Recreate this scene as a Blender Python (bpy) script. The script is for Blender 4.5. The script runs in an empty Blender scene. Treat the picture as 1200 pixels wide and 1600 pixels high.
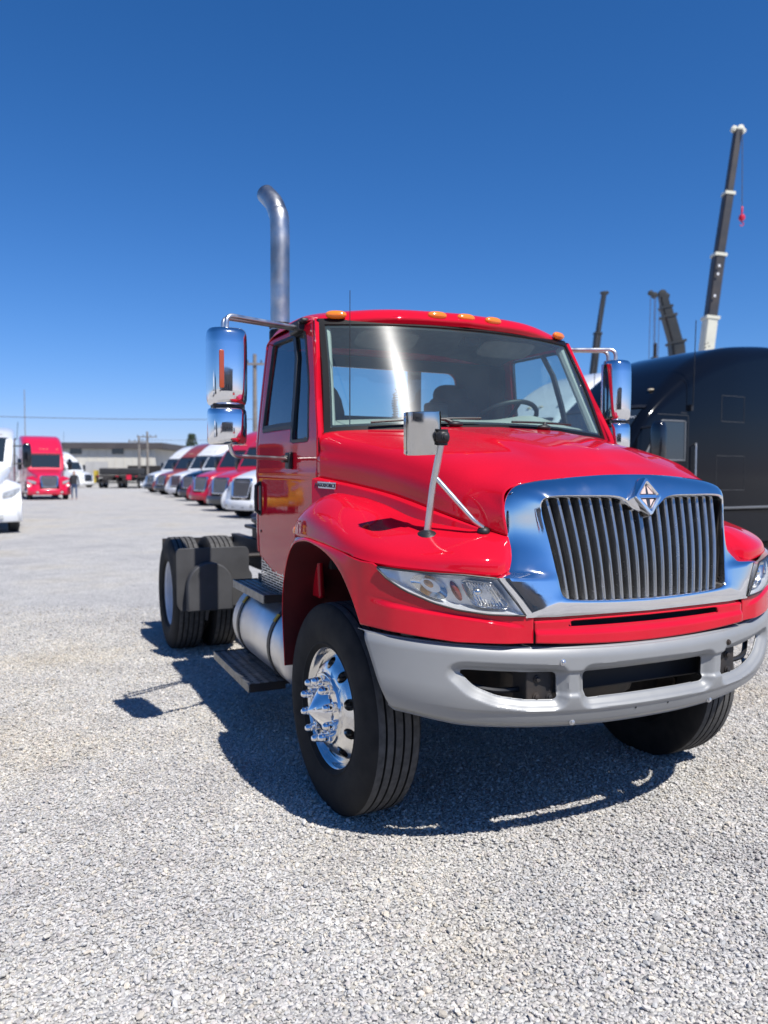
import bpy, bmesh, math, random
import numpy as np
from mathutils import Matrix, Vector
from math import radians as rad, sin, cos, pi, atan2, sqrt
random.seed(3); rng = np.random.default_rng(5)
scene = bpy.context.scene
COL = scene.collection

# ------------------------------------------------------------------ camera
F_PX, PITCH, ROLL, YAW, CAM_Z = 1208.9, .0497, .00318, .4333, 1.623
cam_d = bpy.data.cameras.new('camera'); cam = bpy.data.objects.new('camera', cam_d); COL.objects.link(cam)
cam_d.sensor_fit = 'HORIZONTAL'; cam_d.sensor_width = 36; cam_d.lens = 36 * F_PX / 1200
cam_d.clip_start = .05; cam_d.clip_end = 6000
_R0 = Vector((1, 0, 0)); _U0 = Vector((0, sin(PITCH), cos(PITCH))); _D = Vector((0, cos(PITCH), -sin(PITCH)))
_R = _R0 * cos(ROLL) + _U0 * sin(ROLL); _U = _U0 * cos(ROLL) - _R0 * sin(ROLL)
cam.matrix_world = Matrix(((_R.x, _U.x, -_D.x, 0), (_R.y, _U.y, -_D.y, 0), (_R.z, _U.z, -_D.z, CAM_Z), (0, 0, 0, 1)))
cam_d.dof.use_dof = True; cam_d.dof.focus_distance = 3.0; cam_d.dof.aperture_fstop = 3.4
scene.camera = cam

# ------------------------------------------------------------------ sky, sun, exposure
SX, SY = Vector((sin(YAW), -cos(YAW), 0)), Vector((cos(YAW), sin(YAW), 0))     # truck's forward and left in the world
sun_dir = (SX * 1.45 + SY * .33 + Vector((0, 0, 2.19))).normalized()
world = bpy.data.worlds.new('World'); scene.world = world; world.use_nodes = True
wn, wl = world.node_tree.nodes, world.node_tree.links
sky = wn.new('ShaderNodeTexSky'); sky.sky_type = 'NISHITA'; sky.sun_disc = False
sky.sun_elevation = math.asin(sun_dir.z); sky.sun_rotation = atan2(sun_dir.x, sun_dir.y)
sky.altitude = 800; sky.air_density = 1.0; sky.dust_density = .35; sky.ozone_density = 3.2
wn['Background'].inputs['Strength'].default_value = .084
# deeper, more saturated blue: the same colour curve over the whole sky
_sep, _com = wn.new('ShaderNodeSeparateColor'), wn.new('ShaderNodeCombineColor'); wl.new(sky.outputs[0], _sep.inputs[0])
for _i, (_p, _g) in enumerate(((1.5, .84), (1.06, .79), (1.0, 1.18))):
    _m = wn.new('ShaderNodeMath'); _m.operation = 'MULTIPLY'; _m.inputs[1].default_value = .107; wl.new(_sep.outputs[_i], _m.inputs[0])
    _q = wn.new('ShaderNodeMath'); _q.operation = 'POWER'; _q.inputs[1].default_value = _p; wl.new(_m.outputs[0], _q.inputs[0])
    _r = wn.new('ShaderNodeMath'); _r.operation = 'MULTIPLY'; _r.inputs[1].default_value = _g / .107; wl.new(_q.outputs[0], _r.inputs[0]); wl.new(_r.outputs[0], _com.inputs[_i])
wl.new(_com.outputs[0], wn['Background'].inputs[0])
sun_d = bpy.data.lights.new('sun', 'SUN'); sun_d.energy = 5.0; sun_d.angle = rad(.5); sun_d.color = (1, .965, .91)
sun = bpy.data.objects.new('sun', sun_d); COL.objects.link(sun)
sun.rotation_euler = (-sun_dir).to_track_quat('-Z', 'Y').to_euler()
scene.view_settings.view_transform = 'Standard'; scene.view_settings.look = 'None'
scene.view_settings.exposure = .38; scene.view_settings.gamma = 1

# ------------------------------------------------------------------ materials
def mat(name, col, rough=.5, metal=0., coat=0., spec=.5, bump=None, var=None, rvar=None, coat_rough=.03):
    m = bpy.data.materials.new(name); m.use_nodes = True
    n, l = m.node_tree.nodes, m.node_tree.links
    b = n['Principled BSDF']
    b.inputs['Base Color'].default_value = (*col, 1); b.inputs['Roughness'].default_value = rough
    b.inputs['Metallic'].default_value = metal; b.inputs['Coat Weight'].default_value = coat
    b.inputs['Coat Roughness'].default_value = coat_rough; b.inputs['Specular IOR Level'].default_value = spec
    tc = n.new('ShaderNodeTexCoord')
    def noise(scale, detail=4):
        t = n.new('ShaderNodeTexNoise'); t.inputs['Scale'].default_value = scale; t.inputs['Detail'].default_value = detail
        l.new(tc.outputs['Object'], t.inputs['Vector']); return t
    if var:
        t = noise(var[0], 5); r = n.new('ShaderNodeValToRGB')
        k = var[1]; c2 = var[2] if len(var) > 2 else tuple(c * (1 - k) for c in col)
        r.color_ramp.elements[0].position = .35; r.color_ramp.elements[1].position = .68
        r.color_ramp.elements[0].color = (*c2, 1); r.color_ramp.elements[1].color = (*col, 1)
        l.new(t.outputs['Fac'], r.inputs[0]); l.new(r.outputs[0], b.inputs['Base Color'])
    if rvar:
        t = noise(rvar[0], 6); mr = n.new('ShaderNodeMapRange')
        mr.inputs['To Min'].default_value = rough; mr.inputs['To Max'].default_value = rvar[1]
        mr.inputs['From Min'].default_value = .4; mr.inputs['From Max'].default_value = .75
        l.new(t.outputs['Fac'], mr.inputs['Value']); l.new(mr.outputs[0], b.inputs['Roughness'])
    if bump:
        t = noise(bump[0], 3); bp = n.new('ShaderNodeBump'); bp.inputs['Strength'].default_value = bump[1]
        bp.inputs['Distance'].default_value = bump[2] if len(bump) > 2 else .01
        l.new(t.outputs['Fac'], bp.inputs['Height']); l.new(bp.outputs[0], b.inputs['Normal'])
        if coat: l.new(bp.outputs[0], b.inputs['Coat Normal'])
    return m

ANI = .0
def glass(name, tint, refl=1.0, rough=.0, base=.04, dust=0.):
    m = bpy.data.materials.new(name); m.use_nodes = True
    n, l = m.node_tree.nodes, m.node_tree.links; n.remove(n['Principled BSDF'])
    tr = n.new('ShaderNodeBsdfTransparent'); tr.inputs[0].default_value = (*tint, 1)
    gl = n.new('ShaderNodeBsdfGlossy'); gl.inputs['Roughness'].default_value = rough
    fr = n.new('ShaderNodeFresnel'); fr.inputs['IOR'].default_value = 1.5
    ge = n.new('ShaderNodeNewGeometry'); io = n.new('ShaderNodeMath'); io.operation = 'MULTIPLY_ADD'; io.inputs[1].default_value = 1 / 1.5 - 1.5; io.inputs[2].default_value = 1.5
    l.new(ge.outputs['Backfacing'], io.inputs[0]); l.new(io.outputs[0], fr.inputs['IOR'])     # a thin pane reflects alike from both sides
    mp = n.new('ShaderNodeMath'); mp.operation = 'MULTIPLY_ADD'; mp.inputs[1].default_value = refl; mp.inputs[2].default_value = base - .04
    mx = n.new('ShaderNodeMixShader')
    l.new(fr.outputs[0], mp.inputs[0]); l.new(mp.outputs[0], mx.inputs[0]); l.new(tr.outputs[0], mx.inputs[1]); l.new(gl.outputs[0], mx.inputs[2])
    out = mx.outputs[0]
    if dust:        # dust-like film added to spread sun glare and haze over the pane
        g2 = n.new('ShaderNodeBsdfGlossy'); g2.inputs['Roughness'].default_value = .26; g2.inputs['Anisotropy'].default_value = .62; g2.inputs['Rotation'].default_value = ANI; tg = n.new('ShaderNodeCombineXYZ'); tg.inputs[0].default_value, tg.inputs[1].default_value, tg.inputs[2].default_value = SY; l.new(tg.outputs[0], g2.inputs['Tangent']);     # wiped glass smears a highlight across the wiping direction
        df = n.new('ShaderNodeBsdfDiffuse'); df.inputs[0].default_value = (.66, .80, .76, 1)
        m2 = n.new('ShaderNodeMixShader'); m2.inputs[0].default_value = .6; l.new(g2.outputs[0], m2.inputs[1]); l.new(df.outputs[0], m2.inputs[2])
        tc = n.new('ShaderNodeTexCoord'); t = n.new('ShaderNodeTexNoise'); t.inputs['Scale'].default_value = 5; t.inputs['Detail'].default_value = 6; l.new(tc.outputs['Object'], t.inputs[0])
        mr = n.new('ShaderNodeMapRange'); mr.inputs['To Min'].default_value = dust * .6; mr.inputs['To Max'].default_value = dust * 1.5; l.new(t.outputs['Fac'], mr.inputs['Value'])
        m3 = n.new('ShaderNodeMixShader'); l.new(mr.outputs[0], m3.inputs[0]); l.new(out, m3.inputs[1]); l.new(m2.outputs[0], m3.inputs[2]); out = m3.outputs[0]
    l.new(out, n['Material Output'].inputs[0]); return m

RED = mat('red_paint', (.56, .006, .022), .35, 0, .80, .0, bump=(9, .02, .01), var=(2.2, .14), rvar=(14, .42))
RED_IN = mat('shaded_red_liner', (.10, .002, .006), .6, 0, .1, var=(5, .4))  # darker than the outer paint: wheel-well shade put into the colour
CHROME = mat('chrome', (.86, .86, .87), .05, 1., bump=(2.5, .03, .01), rvar=(16, .14))
BARCHROME = mat('aged_grille_chrome', (.40, .40, .395), .20, .85, rvar=(18, .3))
GREYCHROME = mat('grey_chrome', (.58, .57, .55), .10, 1., rvar=(14, .2), bump=(3, .03, .01))  # darker, greyer chrome for the hood mirror head
FRIT = mat('black_seal', (.006, .006, .007), .45, 0, 0, .2)
ALU = mat('polished_aluminium', (.80, .79, .77), .13, 1., rvar=(22, .28), bump=(30, .02, .004))
ALU_DULL = mat('brushed_aluminium', (.66, .66, .66), .32, 1., var=(8, .15), rvar=(20, .5))
STEEL = mat('stainless_pipe', (.60, .60, .60), .34, 1., var=(4, .45), rvar=(10, .5))
BUMPER = mat('silver_paint', (.28, .284, .284), .45, .25, .15, bump=(60, .03, .003), var=(3, .06), rvar=(20, .5))
BLACK = mat('black_plastic', (.016, .016, .018), .5, 0, var=(14, .35), bump=(90, .06, .002))
BLACKGLOSS = mat('black_paint', (.006, .007, .010), .12, 0, .6)
DARKMET = mat('dark_chassis_metal', (.020, .020, .022), .6, .2, var=(9, .5, (.045, .035, .028)), bump=(40, .1, .004))
GREASE = mat('greasy_steel', (.06, .045, .035), .5, .4, var=(12, .6, (.015, .012, .010)))
RUBBER = mat('tyre_rubber', (.013, .013, .014), .8, 0, 0, .22, var=(11, .45, (.024, .023, .022)), bump=(45, .1, .003))
RUBBERWORN = mat('worn_tread', (.10, .097, .093), .85, 0, 0, .25, var=(26, .4), bump=(60, .15, .003))
AMBER = mat('amber_lens', (.85, .20, .01), .15, 0, .8)
HOUSING = mat('silver_lamp_housing', (.84, .85, .86), .28, .55, var=(30, .12))
PALEAMB = mat('pale_amber_bulb', (.62, .34, .14), .12, 0, .8)
SIDEREF = mat('dull_side_reflector', (.17, .05, .04), .25, 0, .6)
AMBERDARK = mat('amber_reflector', (.34, .06, .015), .2, 0, .7)
WHITE = mat('white_paint', (.80, .80, .80), .3, 0, .6, var=(3, .06), rvar=(12, .45))
WHITERIM = mat('white_rim_paint', (.66, .68, .72), .45, 0, .1, var=(8, .14))
GREYFLAP = mat('grey_flap_plastic', (.062, .062, .065), .6, 0, var=(5, .3), bump=(30, .05, .003))
STEP = mat('step_plate', (.085, .085, .09), .45, .4, var=(14, .6, (.20, .19, .18)))
STEPEDGE = mat('worn_step_edge', (.30, .29, .27), .45, .6, var=(18, .5))
GLASS = glass('windshield_glass', (.74, .88, .86), 1.3, .004, .06, .042)
GLASS_SIDE = glass('side_window_glass', (.66, .76, .78), 1.3, .0, .08)
LENS = glass('clear_lens', (.94, .95, .95), 1.2, .03, .06)
GLASSDARK = mat('dark_glass', (.018, .025, .030), .04, 0, .4, .8)
CREAM = mat('cream_trim', (.42, .42, .38), .6, 0, bump=(80, .06, .002), var=(6, .12))
HEADLINER = mat('grey_headliner', (.16, .16, .155), .85, 0, var=(20, .2))
SEAT = mat('dark_seat_cloth', (.022, .023, .026), .85, 0, var=(40, .4))
INTER = mat('dark_interior', (.025, .025, .027), .7, 0)
FUEL = mat('fuel_tank_aluminium', (.70, .70, .71), .34, 1., var=(5, .12), rvar=(9, .46), bump=(12, .03, .01))
EMB = mat('emblem_fill', (.62, .47, .42), .4, 0, .3)
EMBDARK = mat('emblem_dark', (.05, .06, .08), .35, .4)
YSTICK = mat('yellow_sticker', (.5, .36, .04), .5)

# ------------------------------------------------------------------ geometry helpers
def link(o, parent=None):
    COL.objects.link(o)
    if parent is not None: o.parent = parent
    return o
def tag(o, label=None, cat=None, group=None, kind=None):
    if label: o['label'] = label
    if cat: o['category'] = cat
    if group: o['group'] = group
    if kind: o['kind'] = kind
    return o
def empty(name, loc=(0, 0, 0), rz=0.):
    o = bpy.data.objects.new(name, None); o.empty_display_size = .3; o.location = loc; o.rotation_euler = (0, 0, rz); return link(o)
def sharp(me, ang=38):
    if len(me.polygons):
        me.polygons.foreach_set('use_smooth', [True] * len(me.polygons))
        if ang: me.set_sharp_from_angle(angle=rad(ang))
    me.update()

class MB:
    def __init__(s): s.v = []; s.f = []
    def add(s, V, Fs, M=None):
        b = len(s.v)
        for p in V:
            p = Vector(p); s.v.append(tuple(M @ p if M is not None else p))
        s.f += [tuple(b + i for i in f) for f in Fs]; return s
    def box(s, c, d, M=None, rot=None):
        x, y, z = (k / 2 for k in d)
        V = [Vector((a * x, b * y, e * z)) for a in (-1, 1) for b in (-1, 1) for e in (-1, 1)]
        if rot is not None:
            R = Matrix.Rotation(rot[1], 3, rot[0]) if isinstance(rot, tuple) else rot
            V = [R @ p for p in V]
        V = [p + Vector(c) for p in V]
        return s.add(V, [(0, 1, 3, 2), (4, 6, 7, 5), (0, 4, 5, 1), (2, 3, 7, 6), (0, 2, 6, 4), (1, 5, 7, 3)], M)
    def grid(s, P, cu=False, cv=False, M=None):
        P = np.asarray(P, float); m, n = P.shape[:2]
        V = P.reshape(-1, 3); Fs = []
        for i in range(m if cu else m - 1):
            for j in range(n if cv else n - 1):
                i2, j2 = (i + 1) % m, (j + 1) % n
                Fs.append((i * n + j, i2 * n + j, i2 * n + j2, i * n + j2))
        return s.add(V, Fs, M)
    def lathe(s, prof, seg=32, axis='y', M=None, close=False, cap=False):
        P = []
        for k in range(seg):
            t = 2 * pi * k / seg; row = []
            for r, a in prof:
                if axis == 'y': row.append((r * cos(t), -a, r * sin(t)))
                elif axis == 'z': row.append((r * cos(t), r * sin(t), a))
                else: row.append((a, r * cos(t), r * sin(t)))
            P.append(row)
        b = len(s.v); s.grid(P, cu=True, cv=close, M=M)
        if cap:
            n = len(prof)
            s.f.append(tuple(b + k * n for k in range(seg))); s.f.append(tuple(b + k * n + n - 1 for k in reversed(range(seg))))
        return s
    def tube(s, pts, r, seg=10, M=None, cap=True):
        pts = [Vector(p) for p in pts]; n = len(pts); P = []
        rs = r if isinstance(r, (list, tuple)) else [r] * n
        prev = None
        for i, p in enumerate(pts):
            t = (pts[min(i + 1, n - 1)] - pts[max(i - 1, 0)]).normalized()
            if prev is None:
                a = Vector((0, 0, 1)) if abs(t.z) < .9 else Vector((1, 0, 0)); u = t.cross(a).normalized()
            else: u = (prev - t * prev.dot(t)).normalized()
            prev = u; w = t.cross(u)
            P.append([p + (u * cos(2 * pi * k / seg) + w * sin(2 * pi * k / seg)) * rs[i] for k in range(seg)])
        b = len(s.v); s.grid([[tuple(q) for q in row] for row in P], cv=True, M=M)
        if cap:
            s.f.append(tuple(b + k for k in range(seg))); s.f.append(tuple(b + (n - 1) * seg + k for k in reversed(range(seg))))
        return s
    def prism(s, poly, h0, h1, fn, M=None):     # poly 2D, fn(a,b,h) -> 3D
        n = len(poly)
        V = [fn(a, b, h0) for a, b in poly] + [fn(a, b, h1) for a, b in poly]
        Fs = [tuple(range(n - 1, -1, -1)), tuple(range(n, 2 * n))] + [(i, (i + 1) % n, n + (i + 1) % n, n + i) for i in range(n)]
        return s.add(V, Fs, M)
    def mesh(s, name, m, ang=38):
        me = bpy.data.meshes.new(name); me.from_pydata(s.v, [], s.f)
        bm = bmesh.new(); bm.from_mesh(me); bmesh.ops.remove_doubles(bm, verts=bm.verts, dist=1e-5)
        bmesh.ops.recalc_face_normals(bm, faces=bm.faces); bm.to_mesh(me); bm.free()
        if m: me.materials.append(m)
        sharp(me, ang); return me
    def build(s, name, m, parent=None, bevel=0, solid=0, offset=-1, ang=38, loc=None, seg=2, subd=0):
        o = bpy.data.objects.new(name, s.mesh(name, m, ang)); link(o, parent)
        if loc is not None: o.location = loc
        if solid: k = o.modifiers.new('s', 'SOLIDIFY'); k.thickness = solid; k.offset = offset
        if bevel: k = o.modifiers.new('b', 'BEVEL'); k.width = bevel; k.segments = seg; k.limit_method = 'ANGLE'; k.angle_limit = rad(40)
        if subd: k = o.modifiers.new('u', 'SUBSURF'); k.levels = k.render_levels = subd
        return o

def cr(xs, ys, x):           # smooth cubic through points
    xs = np.asarray(xs, float); ys = np.asarray(ys, float); x = np.clip(np.asarray(x, float), xs[0], xs[-1])
    d = np.diff(ys, axis=0) / (np.diff(xs) if ys.ndim == 1 else np.diff(xs)[:, None])
    m = np.empty_like(ys); m[0] = d[0]; m[-1] = d[-1]; m[1:-1] = (d[:-1] + d[1:]) / 2
    i = np.clip(np.searchsorted(xs, x, side='right') - 1, 0, len(xs) - 2); h = xs[i + 1] - xs[i]; t = (x - xs[i]) / h
    if ys.ndim > 1: t = t[..., None]; h = h[..., None]
    return ((2*t**3-3*t**2+1)*ys[i] + (t**3-2*t**2+t)*h*m[i] + (-2*t**3+3*t**2)*ys[i+1] + (t**3-t**2)*h*m[i+1])
def net(ctrl, mu, nv):       # smooth surface through a control net
    C = np.asarray(ctrl, float); a, b = C.shape[:2]
    U = np.linspace(0, a - 1, mu); V = np.linspace(0, b - 1, nv)
    A = cr(np.arange(a), C.reshape(a, -1), U).reshape(mu, b, 3)
    return np.stack([cr(np.arange(b), A[i], V) for i in range(mu)])
def half(P):                 # mirror a half net (last column on y = 0) to a full width
    P = np.asarray(P, float); Q = P[:, :-1][:, ::-1].copy(); Q[..., 1] *= -1
    return np.concatenate([P, Q], axis=1)
def mir(P): P = np.array(P, float); P[..., 1] *= -1; return P
def roundpoly(pts, r=.03, n=4):
    out = []; N = len(pts)
    for i in range(N):
        p0, p, p1 = (np.array(pts[(i + k) % N], float) for k in (-1, 0, 1))
        a, b = p0 - p, p1 - p; la, lb = np.linalg.norm(a), np.linalg.norm(b); q = min(r, .45 * la, .45 * lb)
        A, B = p + a / la * q, p + b / lb * q
        for k in range(n + 1):
            t = k / n; out.append((1-t)**2 * A + 2*t*(1-t) * p + t*t * B)
    return np.array(out)
def sdf(poly, P):            # signed distance (negative inside) and closest point
    P = np.asarray(P, float); sh = P.shape[:-1]; p = P.reshape(-1, 2); best = np.full(len(p), 1e9); cp = np.zeros_like(p); ins = np.zeros(len(p), bool)
    for i in range(len(poly)):
        a, b = poly[i], poly[(i + 1) % len(poly)]; ab = b - a; L = max(ab @ ab, 1e-12)
        t = np.clip(((p - a) @ ab) / L, 0, 1); c = a + t[:, None] * ab; d = np.linalg.norm(p - c, axis=1)
        k = d < best; best[k] = d[k]; cp[k] = c[k]
        cond = (a[1] > p[:, 1]) != (b[1] > p[:, 1])
        with np.errstate(divide='ignore', invalid='ignore'):
            xi = (b[0] - a[0]) * (p[:, 1] - a[1]) / (b[1] - a[1] if b[1] != a[1] else 1e-12) + a[0]
        ins ^= cond & (p[:, 0] < xi)
    return np.where(ins, -best, best).reshape(sh), cp.reshape(*sh, 2)
def sheet(P2, f3, holes=(), keep_in=False):   # a sheet with clean-edged openings
    P2 = np.array(P2, float); m, n = P2.shape[:2]; S = np.full((m, n), 1e9); CP = P2.copy()
    for h in holes:
        s, c = sdf(h, P2); k = s < S; S[k] = s[k]; CP[k] = c[k]
    if keep_in: S = -S
    out = S <= 0 if len(holes) else np.zeros((m, n), bool)
    P2[out] = CP[out]; X = f3(P2[..., 0], P2[..., 1]); mb = MB(); idx = -np.ones((m, n), int); Fs = []
    ok = np.zeros((m - 1, n - 1), bool)
    for i in range(m - 1):
        for j in range(n - 1):
            ok[i, j] = not (out[i, j] and out[i+1, j] and out[i, j+1] and out[i+1, j+1])
    V = []
    for i, j in zip(*np.where(ok)):
        q = []
        for a, b in ((i, j), (i + 1, j), (i + 1, j + 1), (i, j + 1)):
            if idx[a, b] < 0: idx[a, b] = len(V); V.append(X[a, b])
            q.append(idx[a, b])
        Fs.append(tuple(q))
    return mb.add(V, Fs)
def uvgrid(u0, u1, v0, v1, nu, nv):
    U, V = np.meshgrid(np.linspace(u0, u1, nu), np.linspace(v0, v1, nv), indexing='ij'); return np.stack([U, V], -1)
def bend(pts, r=.06, n=6):   # round the corners of a 3D polyline
    pts = [Vector(p) for p in pts]; out = [pts[0]]
    for i in range(1, len(pts) - 1):
        p = pts[i]; a = pts[i-1] - p; b = pts[i+1] - p; q = min(r, a.length * .49, b.length * .49)
        A, B = p + a.normalized() * q, p + b.normalized() * q
        out += [(1-t)**2 * A + 2*t*(1-t) * p + t*t * B for t in [k / n for k in range(n + 1)]]
    return out + [pts[-1]]
def hole_plate(mb, x0, x1, y0, y1, nx, ny, r, z, th, seg=10):   # a plate full of round holes
    dx, dy = (x1 - x0) / nx, (y1 - y0) / ny
    for i in range(nx):
        for j in range(ny):
            cx, cy = x0 + (i + .5) * dx, y0 + (j + .5) * dy; C1, C2 = [], []
            for k in range(seg):
                t = 2 * pi * (k + .5) / seg; c, s = cos(t), sin(t); q = min(dx / 2 / max(abs(c), 1e-6), dy / 2 / max(abs(s), 1e-6))
                C1.append((cx + r * c, cy + r * s)); C2.append((cx + q * c, cy + q * s))
            mb.grid([[(a, b, z) for a, b in C2], [(a, b, z) for a, b in C1], [(a, b, z - th) for a, b in C1]], cv=True)
            for sx, sy in ((1, 1), (-1, 1), (-1, -1), (1, -1)):  # corners
                t1 = atan2(sy, sx); ks = sorted(range(seg), key=lambda k: abs((2*pi*(k+.5)/seg - t1 + pi) % (2*pi) - pi))[:2]
                mb.add([(C2[ks[0]][0], C2[ks[0]][1], z), (cx + sx*dx/2, cy + sy*dy/2, z), (C2[ks[1]][0], C2[ks[1]][1], z)], [(0, 1, 2)])
def ellipsoid(mb, c, r, M=None, nu=12, nv=20, p=1.):
    P = []
    f = lambda x: math.copysign(abs(x) ** p, x)
    for i in range(nu + 1):
        a = -pi / 2 + pi * i / nu
        P.append([(c[0] + r[0] * f(cos(a)) * f(cos(2*pi*j/nv)), c[1] + r[1] * f(cos(a)) * f(sin(2*pi*j/nv)), c[2] + r[2] * f(sin(a))) for j in range(nv)])
    return mb.grid(P, cv=True, M=M)
def text(name, s, size, depth, m, parent, M, shear=0):
    c = bpy.data.curves.new(name, 'FONT'); c.body = s; c.size = size; c.extrude = depth; c.align_x = 'CENTER'; c.align_y = 'CENTER'; c.shear = shear
    c.resolution_u = 3
    t = bpy.data.objects.new('tmp', c); COL.objects.link(t)
    me = bpy.data.meshes.new_from_object(t); bpy.data.objects.remove(t)
    me.materials.clear(); me.materials.append(m); me.transform(M); me.name = name
    return link(bpy.data.objects.new(name, me), parent)
def frame_mat(o, x, y):      # matrix from origin and x, y directions
    x = Vector(x).normalized(); z = x.cross(Vector(y)).normalized(); y = z.cross(x)
    return Matrix(((x.x, y.x, z.x, o[0]), (x.y, y.y, z.y, o[1]), (x.z, y.z, z.z, o[2]), (0, 0, 0, 1)))
def copy_tree(o, parent=None):
    c = o.copy(); COL.objects.link(c); c.parent = parent
    for ch in list(o.children): copy_tree(ch, c)
    return c

# ------------------------------------------------------------------ ground
def gravel_material(name, fine):
    m = bpy.data.materials.new(name); m.use_nodes = True; n, l = m.node_tree.nodes, m.node_tree.links; b = n['Principled BSDF']
    b.inputs['Roughness'].default_value = .9; b.inputs['Specular IOR Level'].default_value = .25
    geo = n.new('ShaderNodeNewGeometry')
    def ramp(src, stops):
        r = n.new('ShaderNodeValToRGB'); e = r.color_ramp.elements
        while len(e) < len(stops): e.new(.5)
        for k, (p, c) in enumerate(stops): e[k].position = p; e[k].color = (*c, 1)
        l.new(src, r.inputs[0]); return r.outputs[0]
    def mult(a, c2):
        x = n.new('ShaderNodeMix'); x.data_type = 'RGBA'; x.blend_type = 'MULTIPLY'; x.inputs[0].default_value = 1
        l.new(a, x.inputs[6]); l.new(c2, x.inputs[7]); return x.outputs[2]
    def noise(s, d=4):
        t = n.new('ShaderNodeTexNoise'); t.inputs['Scale'].default_value = s; t.inputs['Detail'].default_value = d; l.new(geo.outputs['Position'], t.inputs['Vector']); return t.outputs['Fac']
    patch = ramp(noise(.55, 5), [(.32, (.86, .86, .88)), (.52, (1, 1, 1)), (.70, (1.0, .955, .87))])
    dust = ramp(noise(2.6, 5), [(.33, (.88, .88, .89)), (.60, (1, 1, 1))])
    if fine:
        oi = n.new('ShaderNodeObjectInfo')
        base = ramp(oi.outputs['Random'], [(0, (.34, .332, .318)), (.15, (.45, .438, .418)), (.55, (.54, .522, .496)), (.85, (.61, .587, .552)), (1, (.68, .652, .61))])
        mm = n.new('ShaderNodeMath'); mm.operation = 'MULTIPLY'; mm.inputs[1].default_value = 7.31; l.new(oi.outputs['Random'], mm.inputs[0]); fr = n.new('ShaderNodeMath'); fr.operation = 'FRACT'; l.new(mm.outputs[0], fr.inputs[0])
        base = mult(base, ramp(fr.outputs[0], [(0, (1, .95, .93)), (.3, (1, 1, 1)), (.6, (.96, .985, 1)), (.85, (1, .985, .92)), (1, (1, .93, .82))]))
        t = n.new('ShaderNodeTexNoise'); t.inputs['Scale'].default_value = 260; l.new(geo.outputs['Position'], t.inputs['Vector'])
        base = mult(base, ramp(t.outputs['Fac'], [(.35, (.86, .86, .86)), (.65, (1, 1, 1))]))
    else:
        v = n.new('ShaderNodeTexVoronoi'); v.inputs['Scale'].default_value = 58; l.new(geo.outputs['Position'], v.inputs['Vector'])
        sep = n.new('ShaderNodeSeparateColor'); l.new(v.outputs['Color'], sep.inputs[0])
        base = ramp(sep.outputs[0], [(0, (.33, .321, .306)), (.25, (.43, .418, .398)), (.55, (.50, .484, .46)), (.85, (.56, .541, .512)), (1, (.62, .60, .565))])
        bp = n.new('ShaderNodeBump'); bp.invert = True; bp.inputs['Strength'].default_value = .9; bp.inputs['Distance'].default_value = .022
        l.new(v.outputs['Distance'], bp.inputs['Height']); l.new(bp.outputs[0], b.inputs['Normal'])
    l.new(mult(mult(base, patch), dust), b.inputs['Base Color']); return m
GRAVEL, PEBBLE = gravel_material('gravel_bed', False), gravel_material('gravel_stone', True)
R = 2500
g = MB().grid([[(-R, -R, 0), (-R, R, 0)], [(R, -R, 0), (R, R, 0)]]).build('gravel_ground', GRAVEL); tag(g, kind='structure')

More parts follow.
